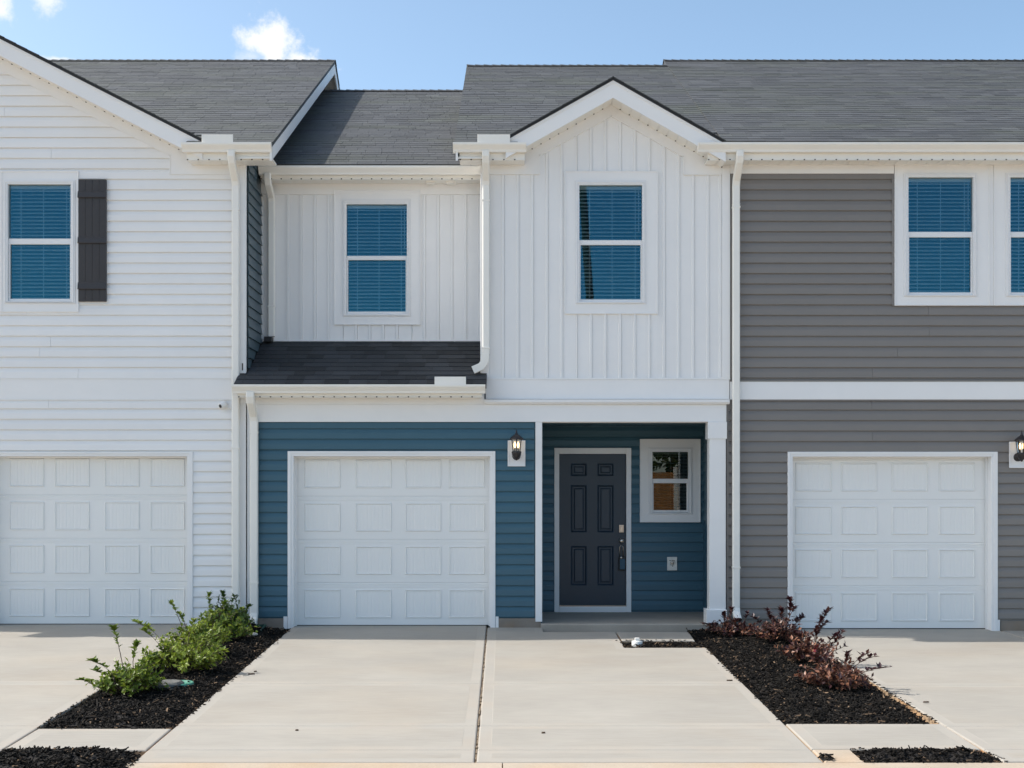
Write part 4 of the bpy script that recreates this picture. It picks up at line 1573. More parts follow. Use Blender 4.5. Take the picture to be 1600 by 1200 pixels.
# low rake board where the taller ridge steps up past its neighbour
st_.prism_x([(20.3, ZE + SL * 4.64 - 0.05), (Yr_g, zr_g - 0.002), (Yr_g + 1.5, zr_g - 0.75), (Yr_g + 1.5, zr_g - 1.0), (20.3, ZE + SL * 4.64 - 0.3)], XBOUND + 0.0145, XBOUND + 0.04)
st_.build('rake_board', M['drip_edge'], ro_g)
sh = MB()
sh.add([(RX0, 17.6, ZB), (RX1, 17.6, ZB), (RX1, 17.6, 6.0), (RX0, 17.6, 6.0)], [(0, 1, 2, 3)])
sh.add([(RX0, Yb_g - 0.3, ZB), (RX1, Yb_g - 0.3, ZB), (RX1, Yb_g - 0.3, 6.0), (RX0, Yb_g - 0.3, 6.0)], [(3, 2, 1, 0)])
sh.add([(RX1, Y0, ZB), (RX1, Yb_g - 0.3, ZB), (RX1, Yb_g - 0.3, 5.95), (RX1, Yr_g, zr_g - 0.12), (RX1, Y0, 5.95)], [(0, 1, 2, 3, 4)])
sh.add([(RX0, Y0 + 0.3, 2.75), (RX1, Y0 + 0.3, 2.75), (RX1, Yb_g - 0.3, 2.75), (RX0, Yb_g - 0.3, 2.75)], [(0, 1, 2, 3)])
sh.build('inner_wall', M['interior'], right)

# ------------------------------------------------------------------ fixtures on the walls
def lantern(px_, top, plate, label):
    """Six-sided coach lantern on a white mounting block; px_ = centre column of the plate."""
    xc = wx(px_)
    q = pr(*plate)
    t = thing('wall_lantern', (xc, Y0 - 0.04, q[2]), label, 'wall lantern', 'coach lanterns beside the garage doors')
    b = MB()
    b.box(q[0], q[1], Y0 - 0.040, Y0 - 0.018, q[2], q[3])
    b.ring_y((q[0] - 0.006, q[1] + 0.006, q[2] - 0.006, q[3] + 0.006), (q[0] + 0.012, q[1] - 0.012, q[2] + 0.012, q[3] - 0.012), Y0 - 0.046, Y0 - 0.0395)
    b.build('mounting_block', M['window_vinyl'], t, bevel=0.003)
    yc = Y0 - 0.165
    zg1 = q[3] + 0.012                      # under the roof
    zg0 = zg1 - 0.155                       # foot of the glass
    b = MB()
    b.lathe([(0.0, 0.0), (0.034, 0.0), (0.042, -0.012), (0.030, -0.022), (0.0, -0.028)], (xc, Y0 - 0.052, zg0 - 0.05), 18, axis='y', cap=False)
    b.lathe([(0.052, 0.0), (0.052, -0.008), (0.040, -0.014), (0.0, -0.015)], (xc, Y0 - 0.040, zg0 - 0.045), 18, axis='y', cap=False)
    b.tube([(xc, Y0 - 0.05, zg0 - 0.05), (xc, Y0 - 0.085, zg0 - 0.085), (xc, Y0 - 0.13, zg0 - 0.075), (xc, yc, zg0 - 0.03)], 0.014, 0.012, 8)
    b.build('arm', M['lantern'], t)
    b = MB()
    b.lathe([(0.0, -0.105), (0.012, -0.098), (0.016, -0.086), (0.034, -0.066), (0.054, -0.038), (0.058, -0.014), (0.062, 0.0), (0.056, 0.010), (0.0, 0.008)], (xc, yc, zg0), 12, cap=False)
    b.build('base', M['lantern'], t)
    b = MB()
    for s in range(6):
        a = math.pi / 6 + s * math.pi / 3
        c_, s_ = math.cos(a), math.sin(a)
        b.tube([(xc + 0.048 * c_, yc + 0.048 * s_, zg0), (xc + 0.066 * c_, yc + 0.066 * s_, zg1)], 0.0058, seg=6)
    b.build('cage', M['lantern'], t)
    b = MB()
    b.lathe([(0.046, 0.004), (0.064, zg1 - zg0)], (xc, yc, zg0), 6, rot=math.pi / 6, sm=False, cap=False)
    b.build('glass', M['lantern_glass'], t)
    b = MB()
    b.lathe([(0.085, 0.0), (0.090, 0.006), (0.084, 0.014), (0.060, 0.036), (0.036, 0.055), (0.022, 0.062), (0.020, 0.072), (0.012, 0.080), (0.010, 0.098), (0.005, 0.118), (0.0, 0.135)], (xc, yc, zg1), 12, cap=False)
    b.lathe([(0.0, 0.001), (0.085, 0.0)], (xc, yc, zg1), 12, cap=False)
    b.build('cap', M['lantern'], t)
    for s in (-1, 1):
        b = MB()
        bx_ = xc + s * 0.020
        b.lathe([(0.0, 0.052), (0.008, 0.054), (0.012, 0.068), (0.014, 0.088), (0.011, 0.108), (0.005, 0.124), (0.0, 0.132)], (bx_, yc, zg0), 10, cap=False)
        b.build('bulb', M['bulb'], t)
        b = MB()
        b.lathe([(0.009, 0.008), (0.009, 0.052)], (bx_, yc, zg0), 8)
        b.build('bulb_holder', M['lantern'], t)
    return t


lantern(806.8, 673, (794, 820, 689, 728), 'lit black coach lantern on the blue siding between garage and porch')
lantern(1588, 673, (1575.5, 1601.5, 691, 730.5), 'lit black coach lantern on the dark grey siding beside the right garage')

cm = thing('security_camera', (wx(352), Y0 - 0.03, wz(634)), 'small white round security camera at the edge of the white clapboards', 'camera')
b = MB()
b.lathe([(0.034, 0), (0.034, -0.02), (0.026, -0.032), (0.0, -0.034)], (wx(350.5), Y0 - 0.02, wz(634)), 16, axis='y', cap=False)
b.build('mount', M['camera_white'], cm)
b = MB()
d = Vector((-0.55, -0.75, -0.32)).normalized()
p0 = Vector((wx(350.5), Y0 - 0.045, wz(633)))
b.lathe([(0.0, -0.05), (0.03, -0.042), (0.046, -0.02), (0.05, 0.0), (0.046, 0.02), (0.03, 0.042), (0.0, 0.05)], p0, 18, cap=False)
b.tube([p0, p0 + d * 0.055], 0.043, 0.036, 18)
b.build('housing', M['camera_white'], cm)
b = MB()
p1 = p0 + d * 0.0552
b.tube([p1, p1 + d * 0.003], 0.024, 0.022, 18)
b.build('lens', M['black_plastic'], cm)

ol = thing('outlet_cover', (wx(1049.8, YP), YP - 0.02, wz(881, YP)), 'white outdoor outlet cover on the dark blue porch wall', 'outlet')
q = pr(1042, 1057.3, 870, 891, YP)
b = MB()
b.box(q[0], q[1], YP - 0.045, YP - 0.018, q[2], q[3])
b.build('plate', M['pvc'], ol, bevel=0.004)
xo, zo = wx(1050, YP), wz(879.5, YP)
b = MB()
for (dx_, dz_, w_, h_) in ((-0.03, 0.036, 0.025, 0.006), (0.0, 0.034, 0.018, 0.012), (0.022, 0.036, 0.016, 0.006), (-0.028, 0.008, 0.010, 0.02), (0.002, -0.040, 0.014, 0.010), (-0.024, -0.022, 0.008, 0.008)):
    b.box(xo + dx_ - w_ / 2, xo + dx_ + w_ / 2, YP - 0.0475, YP - 0.0448, zo + dz_ - h_ / 2, zo + dz_ + h_ / 2)
b.build('slots', M['black_plastic'], ol)
b = MB()
b.lathe([(0.036, 0), (0.036, -0.004), (0.030, -0.007), (0.030, 0.0)], (xo + 0.004, YP - 0.045, zo), 18, axis='y', cap=False)
b.build('socket_ring', M['nickel'], ol)
b = MB()
b.lathe([(0.020, 0), (0.020, -0.008), (0.014, -0.012), (0, -0.012)], (xo + 0.004, YP - 0.045, zo), 14, axis='y', cap=False)
b.build('spigot', M['nickel'], ol)


def splash_block(xc, yc, zf, label, rot):
    b = MB()
    L_, W_, H_ = 0.42, 0.22, 0.075
    c_, s_ = math.cos(rot), math.sin(rot)

    def T(x, y, z):
        return (xc + x * c_ - y * s_, yc + x * s_ + y * c_, zf + z)
    outer = [T(-W_ * 0.42, L_ / 2, 0), T(W_ * 0.42, L_ / 2, 0), T(W_ / 2, -L_ / 2, 0), T(-W_ / 2, -L_ / 2, 0)]
    topo = [T(-W_ * 0.42, L_ / 2, H_), T(W_ * 0.42, L_ / 2, H_), T(W_ / 2, -L_ / 2, H_ * 0.6), T(-W_ / 2, -L_ / 2, H_ * 0.6)]
    e = 0.022
    topi = [T(-W_ * 0.42 + e, L_ / 2 - e, H_), T(W_ * 0.42 - e, L_ / 2 - e, H_), T(W_ / 2 - e, -L_ / 2, H_ * 0.6), T(-W_ / 2 + e, -L_ / 2, H_ * 0.6)]
    boti = [T(-W_ * 0.42 + e, L_ / 2 - e, H_ * 0.4), T(W_ * 0.42 - e, L_ / 2 - e, H_ * 0.4), T(W_ / 2 - e, -L_ / 2, 0.012), T(-W_ / 2 + e, -L_ / 2, 0.012)]
    vs = outer + topo + topi + boti
    fs = []
    for q_ in range(4):
        e_ = (q_ + 1) % 4
        fs.append((q_, e_, 4 + e_, 4 + q_))
        if q_ != 2:
            fs += [(4 + q_, 4 + e_, 8 + e_, 8 + q_), (8 + q_, 8 + e_, 12 + e_, 12 + q_)]
    fs += [(12, 13, 14, 15), (3, 2, 1, 0), (7, 6, 10, 11), (6, 5, 9, 10)]
    b.add(vs, [f[::-1] for f in fs])
    return tag(b.build('splash_block', M['green_plastic']), label, 'splash block', 'green splash blocks under downspouts')


splash_block(wx(399, 15.6), 15.62, -0.02, 'green plastic splash block under the downspout beside the blue wall', 0.0)
splash_block(wx(1172, 15.5), 15.50, -0.03, 'green plastic splash block half hidden among the burgundy shrubs', 0.25)

# ------------------------------------------------------------------ mulch beds
def inside(poly, x, y):
    c_ = False
    for i in range(len(poly)):
        (x1, y1), (x2, y2) = poly[i], poly[i - 1]
        if (y1 > y) != (y2 > y) and x < (x2 - x1) * (y - y1) / (y2 - y1) + x1:
            c_ = not c_
    return c_


def edge_dist(poly, x, y):
    p = Vector((x, y))
    best = 9
    for i in range(len(poly)):
        a, b = Vector(poly[i - 1]), Vector(poly[i])
        t = max(0, min(1, (p - a).dot(b - a) / (b - a).length_squared))
        best = min(best, (p - a.lerp(b, t)).length)
    return best


def mulch(poly, zf, crown, label, dens=2300, low=-0.03):
    xs = [p[0] for p in poly]
    ys_ = [p[1] for p in poly]
    st_ = 0.045
    mb = MB()
    nx, ny = int((max(xs) - min(xs)) / st_) + 1, int((max(ys_) - min(ys_)) / st_) + 1

    def hz(x, y):
        e = min(1, edge_dist(poly, x, y) / 0.30)
        return zf(y) + low + crown * (e * (2 - e)) + 0.026 * mnoise.noise((x * 7, y * 7, 3)) * (0.3 + 0.7 * e) + 0.010 * mnoise.noise((x * 19, y * 19, 9)) * (0.3 + 0.7 * e)
    idx = {}
    vs, fs = [], []
    for j in range(ny + 1):
        for i in range(nx + 1):
            x, y = min(xs) + i * (max(xs) - min(xs)) / nx, min(ys_) + j * (max(ys_) - min(ys_)) / ny
            idx[(i, j)] = len(vs)
            vs.append((x, y, hz(x, y) - 0.012))
    for j in range(ny):
        for i in range(nx):
            a = vs[idx[(i, j)]]
            b = vs[idx[(i + 1, j + 1)]]
            if inside(poly, (a[0] + b[0]) / 2, (a[1] + b[1]) / 2):
                fs.append((idx[(i, j)], idx[(i + 1, j)], idx[(i + 1, j + 1)], idx[(i, j + 1)]))
    mb.add(vs, fs, 1, sm=True)
    area = 0.5 * abs(sum(poly[i - 1][0] * poly[i][1] - poly[i][0] * poly[i - 1][1] for i in range(len(poly))))
    n = int(area * dens)
    while n > 0:
        x, y = random.uniform(min(xs), max(xs)), random.uniform(min(ys_), max(ys_))
        if not inside(poly, x, y):
            continue
        n -= 1
        z = hz(x, y) + random.uniform(-0.008, 0.014)
        l = random.choice((0.008, 0.012, 0.016, 0.022, 0.034)) * random.uniform(0.7, 1.2)
        w = random.uniform(0.003, 0.008)
        a = random.uniform(0, math.pi)
        el = random.gauss(0, 0.38)
        u = Vector((math.cos(a) * math.cos(el), math.sin(a) * math.cos(el), math.sin(el)))
        v = Vector((-math.sin(a), math.cos(a), random.gauss(0, 0.5))).normalized()
        nn = u.cross(v)
        c_ = Vector((x, y, z))
        t = random.uniform(0.002, 0.005)
        P = [c_ - u * l - v * w, c_ + u * l - v * w * 0.5, c_ + u * l * 0.9 + v * w, c_ - u * l * 0.9 + v * w * 0.7]
        vs = [p - nn * t for p in P] + [p + nn * t for p in P]
        rr_ = random.random()
        hue = 0.0 if rr_ < 0.94 else random.uniform(0.25, 0.95)
        mb.add(vs, [(4, 5, 6, 7), (0, 1, 5, 4), (1, 2, 6, 5), (2, 3, 7, 6), (3, 0, 4, 7)], 0, tone=random.random(), hue=hue)
    for i in range(len(poly)):
        a, b = Vector(poly[i - 1]), Vector(poly[i])
        e = b - a
        out = Vector((e.y, -e.x)).normalized()
        if sum(poly[q][0] * poly[(q + 1) % len(poly)][1] - poly[(q + 1) % len(poly)][0] * poly[q][1] for q in range(len(poly))) < 0:
            out = -out
        for _ in range(int(e.length * 34)):
            p = a + e * random.random() + out * (abs(random.gauss(0, 0.018)) - 0.004)
            if p.y > 15.9: continue
            l, w, t = random.uniform(0.006, 0.018), random.uniform(0.003, 0.006), 0.003
            an = random.uniform(0, math.pi)
            u, v = Vector((math.cos(an), math.sin(an), random.gauss(0, 0.1))), Vector((-math.sin(an), math.cos(an), 0))
            c_ = Vector((p.x, p.y, zf(p.y) + 0.005 + (0.012 if zf(15) < drive_z(15) - 0.001 else 0)))
            P = [c_ - u * l - v * w, c_ + u * l - v * w * 0.5, c_ + u * l * 0.9 + v * w, c_ - u * l * 0.9 + v * w * 0.7]
            nz_ = Vector((0, 0, t))
            mb.add([q - nz_ for q in P] + [q + nz_ for q in P], [(4, 5, 6, 7), (0, 1, 5, 4), (1, 2, 6, 5), (2, 3, 7, 6), (3, 0, 4, 7)], 0, tone=random.random(), hue=0.0 if random.random() < 0.85 else random.uniform(0.2, 0.8))
    o = mb.build('mulch', [M['mulch'], M['soil']], attrs=True)
    return tag(o, label, None, None, 'stuff')


bed_l = [(XLL + 0.006, 10.235), (XL - 0.006, 10.235), (XL - 0.006, 15.93), (XLL + 0.006, 15.93)]
mulch(bed_l, drive_z, 0.055, 'black bark mulch bed of the green shrubs beside the blue garage')
bed_r = [(XR + 0.006, 10.415), (XRR - 0.05, 10.415), (XRR - 0.02, 13.2), (XRR - 0.006, 15.93), (2.30, 15.93), (2.28, 14.885), (1.39, 14.885), (1.39, 14.372), (XR + 0.006, 14.372)]
mulch(bed_r, lambda y: drive_z(y) - 0.012, 0.05, 'black bark mulch bed of the burgundy shrubs beside the grey garage', low=-0.035)
bed_fl = [(-6.0, KY - 0.02), (-2.655, KY - 0.02), (-2.66, 9.36), (-2.95, 9.46), (-3.5, 9.47), (-4.4, 9.45), (-6.0, 9.44)]
mulch([(-3.75, 8.78), (-2.62, 8.78), (-2.63, 9.1), (-2.66, 9.40), (-2.9, 9.465), (-3.3, 9.475), (-3.75, 9.40)], lambda y: drive_z(y), 0.085, 'rounded heap of black mulch at the street edge on the left', low=-0.02)
bed_fr = [(2.60, KY + 0.01), (3.60, KY + 0.01), (3.56, 9.42), (3.40, 9.51), (2.595, 9.51)]
mulch(bed_fr, lambda y: drive_z(y), 0.06, 'small black mulch patch by the kerb in front of the grey townhouse', low=-0.02)
mulch([(2.29, 9.17), (2.37, 9.17), (2.36, 9.29), (2.30, 9.29)], lambda y: drive_z(y) + 0.012, 0.02, 'tiny clump of spilled mulch on the sidewalk corner', 3500, 0.0)


# ------------------------------------------------------------------ shrubs
def leaf(mb, p, d, n, l, w, tone):
    d = d.normalized()
    s = d.cross(n)
    if s.length < 1e-3:
        s = d.orthogonal()
    s.normalize()
    n = s.cross(d)
    a = p + d * l * 0.45
    cup = n * (w * 0.35)
    vs = [p, a + s * w + cup, p + d * l, a - s * w + cup, a]
    mb.add(vs, [(0, 1, 4), (1, 2, 4), (2, 3, 4), (3, 0, 4)], tone=tone)


def shrub(label, group, x, y, z0, R_, H_, nst, lm, tone_rng, leaf_l, leaf_w, per, shoots=(), lean=(0, 0), cat='shrub', dry=0.0, up=0.25, flowers=0, bare=0.25):
    t = thing('shrub', (x, y, z0), label, cat, group)
    sm_, lf = MB(), MB()
    tips = []

    def stem(base, tip, nl, start, ltone):
        mid_ = base.lerp(tip, 0.55) + Vector((random.gauss(0, 0.02), random.gauss(0, 0.02), 0.03 * H_))
        pts = [base, mid_, tip]
        sm_.tube([tuple(q_) for q_ in pts], 0.0045, 0.0018, 4)
        for i in range(nl):
            f = start + (1 - start) * (i + random.random()) / nl
            q_ = (base.lerp(mid_, f / 0.55) if f < 0.55 else mid_.lerp(tip, (f - 0.55) / 0.45))
            ax = (tip - base).normalized()
            ang = random.uniform(0, 2 * math.pi)
            o_ = ax.orthogonal().normalized()
            side = (o_ * math.cos(ang) + ax.cross(o_) * math.sin(ang)).normalized()
            d_ = (side * random.uniform(0.5, 1.0) + ax * random.uniform(0.2, 0.9)).normalized()
            tn = min(1, max(0, random.gauss(ltone, 0.2)))
            if random.random() < dry: tn = random.uniform(0.8, 1.0)
            leaf(lf, q_ + side * 0.003, d_, (ax + Vector((0, 0, 0.5))).normalized(), leaf_l * random.uniform(0.65, 1.2), leaf_w * random.uniform(0.7, 1.2), tn)
        tips.append(tip)

    for i in range(nst):
        a = random.uniform(0, 2 * math.pi)
        rad = math.sqrt(random.random())
        hh = H_ * math.sqrt(max(0.05, 1 - 0.75 * rad * rad)) * random.uniform(0.62, 1.05)
        tip = Vector((x + lean[0] + R_ * rad * math.cos(a), y + lean[1] + R_ * rad * math.sin(a), z0 + max(0.06, hh * (1 - up * rad * 0.6))))
        base = Vector((x + 0.25 * R_ * rad * math.cos(a), y + 0.25 * R_ * rad * math.sin(a), z0 - 0.01))
        lt = tone_rng[0] + (tone_rng[1] - tone_rng[0]) * min(1, max(0, random.gauss(0.5, 0.28)))
        stem(base, tip, per, bare, lt)
        # side twigs
        for _ in range(3):
            b2 = base.lerp(tip, random.uniform(0.45, 0.8))
            t2 = b2 + (tip - base) * random.uniform(0.15, 0.3) + Vector((random.gauss(0, 0.05), random.gauss(0, 0.05), random.gauss(0.01, 0.03)))
            t2.z = max(t2.z, z0 + 0.03)
            stem(b2, t2, per // 2, 0.1, lt)
    for (dx_, dz_, n_) in shoots:      # long arching shoots, leafy towards the tip
        base = Vector((x + dx_ * 0.35, y + random.gauss(0, 0.05), z0 + 0.04))
        tip = Vector((x + dx_, y + random.gauss(0, 0.08), z0 + dz_))
        bow = Vector((-0.10 * dx_ + random.gauss(0, 0.025), random.gauss(0, 0.02), 0.10 * dz_))
        pts = [base.lerp(tip, f) + bow * (4 * f * (1 - f)) for f in (0, 0.25, 0.5, 0.75, 1)]
        sm_.tube([tuple(q_) for q_ in pts], 0.0055, 0.002, 5)
        for i in range(int(n_ * 1.5)):
            f = 1 - 0.42 * random.random() ** (2.4 if lm != 'red_leaf' else 1.0)
            q_ = base.lerp(tip, f) + bow * (4 * f * (1 - f))
            ang = random.uniform(0, 2 * math.pi)
            ax = (pts[4] - pts[3]).normalized()
            d_ = (Vector((math.cos(ang), math.sin(ang), random.uniform(-0.1, 0.5))) * 0.8 + ax * random.uniform(0.1, 0.9)).normalized()
            leaf(lf, q_, d_, Vector((0, 0, 1)), leaf_l * random.uniform(0.9, 1.4), leaf_w * 1.2, min(1, max(0, random.gauss(sum(tone_rng) / 2 - 0.1, 0.15))))
    sm_.build('stem', M['stem'], t)
    lf.build('foliage', M[lm], t, kind='stuff', attrs=True)
    if flowers:
        fb = MB()
        for _ in range(flowers):
            q_ = random.choice(tips)
            for _k in range(10):
                d_ = Vector((random.gauss(0, 1), random.gauss(0, 1), random.gauss(0.2, 1))).normalized()
                leaf(fb, q_, d_, Vector((0, 0, 1)), 0.03, 0.004, 0.5)
        fb.build('flower', M['petal'], t)
    return t


def bedz(y):
    return drive_z(y) + 0.015


GG = 'green shrubs along the left mulch bed'
shrub('green shrub with bare tufted shoots, nearest the street in the left mulch bed', GG, -3.36, 11.55, bedz(11.55), 0.31, 0.33, 40, 'green_leaf', (0.15, 0.8), 0.050, 0.016, 14,
      shoots=((-0.10, 0.62, 30), (0.07, 0.46, 26), (-0.36, 0.30, 26), (-0.40, 0.15, 24), (-0.30, 0.22, 18), (0.22, 0.34, 14)), dry=0.08)
shrub('bright yellow-green spreading shrub behind the green and grey valve lid', GG, -3.18, 12.70, bedz(12.70), 0.42, 0.36, 50, 'green_leaf', (0.35, 1.0), 0.050, 0.016, 14,
      shoots=((-0.46, 0.50, 24), (-0.36, 0.42, 20), (0.36, 0.38, 20), (0.42, 0.22, 16), (0.1, 0.5, 14)), dry=0.14)
shrub('mid green shrub before the edge of the white garage door', GG, -3.28, 13.75, bedz(13.75), 0.42, 0.42, 52, 'green_leaf', (0.2, 0.9), 0.048, 0.016, 14,
      shoots=((-0.28, 0.55, 16), (0.15, 0.46, 14), (-0.2, 0.44, 14), (0.3, 0.36, 14)), dry=0.05)
shrub('loose green shrub with one tall browning shoot by the white siding', GG, -3.26, 14.70, bedz(14.70), 0.37, 0.38, 40, 'green_leaf', (0.05, 0.7), 0.048, 0.016, 14,
      shoots=((-0.06, 0.56, 26), (0.1, 0.46, 16), (0.28, 0.38, 14)), dry=0.04)
shrub('dark green bushy shrub against the downspout beside the blue wall', GG, -3.27, 15.35, bedz(15.35), 0.31, 0.42, 54, 'deep_leaf', (0.05, 0.8), 0.048, 0.016, 15,
      shoots=((-0.10, 0.48, 22), (0.05, 0.44, 16), (0.26, 0.34, 16)))
RG = 'burgundy shrubs along the right mulch bed'
shrub('low burgundy shrub at the foot of the white porch column', RG, 2.74, 15.30, bedz(15.30) - 0.02, 0.30, 0.27, 26, 'red_leaf', (0.0, 0.2), 0.050, 0.014, 13,
      shoots=((-0.36, 0.16, 16), (0.0, 0.34, 16), (-0.22, 0.12, 14), (0.2, 0.26, 14), (-0.1, 0.28, 12)), dry=0.12, up=0.5)
shrub('burgundy shrub before the grey siding with one tall shoot by the garage jamb', RG, 3.18, 14.75, bedz(14.75) - 0.02, 0.36, 0.32, 32, 'red_leaf', (0.0, 0.22), 0.052, 0.015, 13,
      shoots=((0.14, 0.50, 40), (0.02, 0.40, 22), (-0.14, 0.38, 22), (0.30, 0.30, 20), (-0.30, 0.30, 18), (0.22, 0.40, 18)), dry=0.20, up=0.5)
shrub('burgundy shrub with red flowers and dark shoots leaning over the driveway', RG, 3.20, 13.35, bedz(13.35) - 0.02, 0.34, 0.32, 32, 'red_leaf', (0.0, 0.22), 0.052, 0.015, 12,
      shoots=((0.22, 0.56, 30), (0.20, 0.42, 22), (0.34, 0.34, 20), (0.30, 0.28, 14), (-0.2, 0.34, 18), (0.06, 0.38, 18)), dry=0.28, flowers=7, up=0.5)
shrub('browning red shrub nearest the street, dry tan leaves at its base', RG, 3.12, 11.95, bedz(11.95) - 0.02, 0.34, 0.30, 36, 'red_leaf', (0.0, 0.3), 0.052, 0.015, 12,
      shoots=((0.36, 0.30, 14), (0.44, 0.24, 14), (0.26, 0.34, 12), (0.08, 0.34, 16), (-0.2, 0.30, 14)), dry=0.42, up=0.55)

# ------------------------------------------------------------------ small things on the ground
vb = thing('valve_box', (-2.86, 11.55, bedz(11.55)), 'dusty grey valve box lid with a bright green rim in the left mulch', 'valve box')
cx_, cy_, cz_ = wx(272, 11.95), 11.92, bedz(11.92) + 0.03
b = MB()
b.lathe([(0.15, -0.06), (0.15, 0.0), (0.143, 0.006), (0.128, 0.006), (0.126, 0.0)], (cx_ + 0.03, cy_ + 0.05, cz_), 20)
b.build('rim', M['teal_plastic'], vb)
b = MB()
vs = []
for i in range(9):
    a = i * 2 * math.pi / 9
    rr_ = 0.15 * random.uniform(0.85, 1.12)
    vs.append((cx_ - 0.03 + rr_ * math.cos(a), cy_ - 0.04 + rr_ * 0.95 * math.sin(a)))
b.add([(x, y, cz_ - 0.03) for x, y in vs] + [(x, y, cz_ + 0.012 + 0.006 * math.sin(x * 30)) for x, y in vs] + [(cx_ - 0.03 + (x - cx_ + 0.03) * 0.8, cy_ - 0.04 + (y - cy_ + 0.04) * 0.8, cz_ + 0.03) for x, y in vs],
      [(i, (i + 1) % 9, 9 + (i + 1) % 9, 9 + i) for i in range(9)] + [(9 + i, 9 + (i + 1) % 9, 18 + (i + 1) % 9, 18 + i) for i in range(9)] + [tuple(18 + i for i in range(9))])
b.build('lid', M['grey_lid'], vb, bevel=0.006)

co = thing('cleanout_cap', (wx(995, 14.6), 14.60, drive_z(14.6)), 'white plastic cleanout cap sitting in the mulch by the porch walk', 'cleanout cap')
b = MB()
c0 = (wx(995.5, 14.6), 14.60, drive_z(14.6) + 0.005)
b.lathe([(0.062, -0.03), (0.062, 0.030), (0.058, 0.036), (0.0, 0.038)], c0, 24, cap=False)
b.build('collar', M['pvc'], co)
b = MB()
b.box(c0[0] - 0.026, c0[0] + 0.026, c0[1] - 0.026, c0[1] + 0.026, c0[2] + 0.037, c0[2] + 0.070)
b.build('plug_nut', M['pvc'], co, bevel=0.005)


def lump(name, x, y, z, rx, ry, rz, m, label, cat, group=None, seed=0):
    rnd = random.Random(seed)
    b = MB()
    seg, rings = 9, 5
    vs, fs = [], []
    for j in range(rings + 1):
        ph = math.pi * j / rings
        for i in range(seg):
            th = 2 * math.pi * i / seg
            k_ = rnd.uniform(0.82, 1.1)
            vs.append((x + rx * k_ * math.sin(ph) * math.cos(th), y + ry * k_ * math.sin(ph) * math.sin(th), z + rz * k_ * math.cos(ph)))
    for j in range(rings):
        for i in range(seg):
            fs.append((j * seg + i, (j + 1) * seg + i, (j + 1) * seg + (i + 1) % seg, j * seg + (i + 1) % seg))
    b.add(vs, fs)
    return tag(b.build(name, m), label, cat, group)


lump('stone', wx(396.5, 15.05), 15.05, bedz(15.05) + 0.035, 0.05, 0.03, 0.022, M['pale_stone'], 'single pale stone on the black mulch near the splash block', 'stone', seed=4)


def twig(px_, py_, l, ang, label, w=0.008):
    y = 4480.0 / (py_ - 700.0)
    x = (px_ - PX) * y / FOC
    z = drive_z(y)
    b = MB()
    u = Vector((math.cos(ang), math.sin(ang), 0))
    v = Vector((-u.y, u.x, 0))
    c_ = Vector((x, y, z + 0.001))
    P = [c_ - u * l - v * w * 0.6, c_ + u * l * 0.3 - v * w, c_ + u * l - v * w * 0.2, c_ + u * l * 0.8 + v * w * 0.7, c_ - u * l * 0.2 + v * w, c_ - u * l * 0.9 + v * w * 0.3]
    n_ = len(P)
    b.add(P + [p + Vector((0, 0, 0.006 + 0.006 * (i % 2))) for i, p in enumerate(P)], [tuple(range(n_, 2 * n_))] + [(i, (i + 1) % n_, n_ + (i + 1) % n_, n_ + i) for i in range(n_)])
    tag(b.build('bark_chip', M['debris']), label, 'bark chip', 'stray bits on the concrete')


twig(393, 1054, 0.034, 0.1, 'dark mulch chip on the driveway beside the left mulch bed', 0.01)
twig(399, 1050, 0.02, 0.9, 'thin stray splinter next to the dark mulch chip on the driveway', 0.005)
twig(849, 1146, 0.016, 0.2, 'dark speck of bark on the driveway slab right of the joint', 0.008)
twig(464, 1142, 0.013, 0.1, 'small bark crumb left of the driveway middle near the sidewalk line', 0.006)
twig(1140, 1064, 0.03, 0.1, 'thin dry twig near the right edge of the middle driveway', 0.005)
twig(1447, 1098, 0.028, 0.05, 'dark twig on the driveway before the grey garage', 0.006)

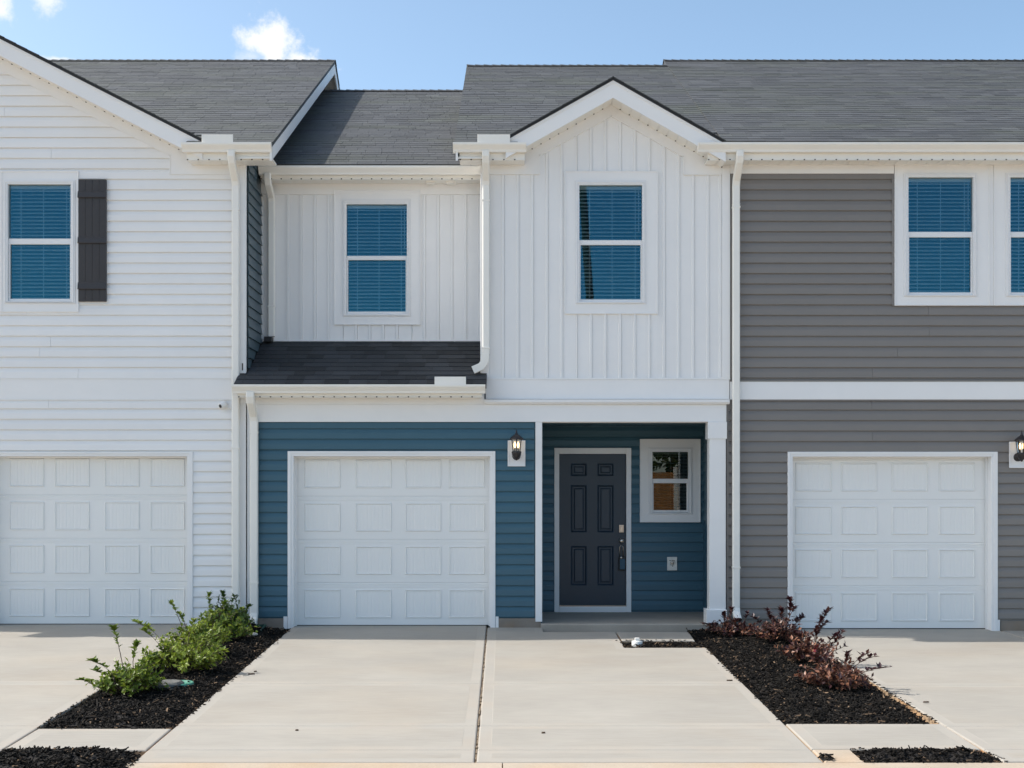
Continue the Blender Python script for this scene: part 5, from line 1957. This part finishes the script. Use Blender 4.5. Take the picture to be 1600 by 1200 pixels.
# ------------------------------------------------------------------ across the street (mirrored in the window glass)
fz = -0.55
fe = thing('wooden_fence', (0, -9, fz), 'orange cedar board fence across the street facing the townhouses', 'fence')
me = None
x = -4.0
while x < 5.85:
    hgt = 2.72
    if me is None:
        b = MB()
        b.box(0.004, 0.136, -9.02, -9.0, fz, fz + hgt)
        o = b.build('picket', M['cedar'], fe, at=(0, 0, 0))
        me = o.data
        o.location = Vector((x, 0, 0)) - WL[fe.name]
    else:
        link_mesh('picket', me, (x, 0, 0), fe)
    x += 0.14
b = MB()
b.box(5.86, 5.98, -9.06, -8.95, fz, fz + 2.9)
b.build('post', M['pvc'], fe)
po = thing('utility_pole', (3.45, -10, -0.6), 'leaning dark wooden utility pole across the street', 'pole')
b = MB()
b.tube([(3.45, -10, -0.6), (3.15, -10, 4.0), (2.88, -10, 7.84), (2.62, -10, 11.55)], 0.17, 0.12, 12)
b.build('shaft', M['bark'], po)
cr, tk = MB(), MB()
for _ in range(1500):
    while True:
        p = Vector((random.uniform(-1, 1), random.uniform(-1, 1), random.uniform(-1, 1)))
        if p.length < 1 and p.length > 0.35: break
    lump_ = mnoise.noise(p * 2.3)
    if lump_ < -0.15: continue
    p = Vector((p.x * 2.9, p.y * 2.6, 5.2 + p.z * 3.1))
    d_ = Vector((random.gauss(0, 1), random.gauss(0, 1), random.gauss(0, 1)))
    leaf(cr, p, d_, Vector((0, 0, 1)), 0.55, 0.22, random.random())
tk.tube([(0, 0, -0.6), (0.05, 0, 1.5), (0, 0.1, 4.0), (0.1, 0, 6.5)], 0.22, 0.07, 8)
protos = None
for i, (x, y, s, a) in enumerate(((-16, -44, 1.0, 0), (-9.5, -47, 1.12, 1.3), (-3, -43, 0.92, 2.2), (3.8, -46, 1.05, 3.5), (10.5, -44, 0.98, 0.7), (17, -48, 1.15, 4.1), (25, -45, 1.0, 5.0))):
    t = thing('tree', (x, y, 0), 'leafy green tree in the row across the street', 'tree', 'row of trees across the street')
    t.rotation_euler = (0, 0, a)
    t.scale = (s, s, s)
    if protos is None:
        c_ = cr.build('crown', M['tree_leaf'], t, kind='stuff', attrs=True, at=(0, 0, 0))
        k_ = tk.build('trunk', M['bark'], t, at=(0, 0, 0))
        protos = (c_.data, k_.data)
        c_.location = k_.location = (0, 0, 0)
    else:
        for nm, dm in zip(('crown', 'trunk'), protos):
            o = bpy.data.objects.new(nm, dm)
            COL.objects.link(o)
            o.parent = t
            if nm == 'crown': o['kind'] = 'stuff'
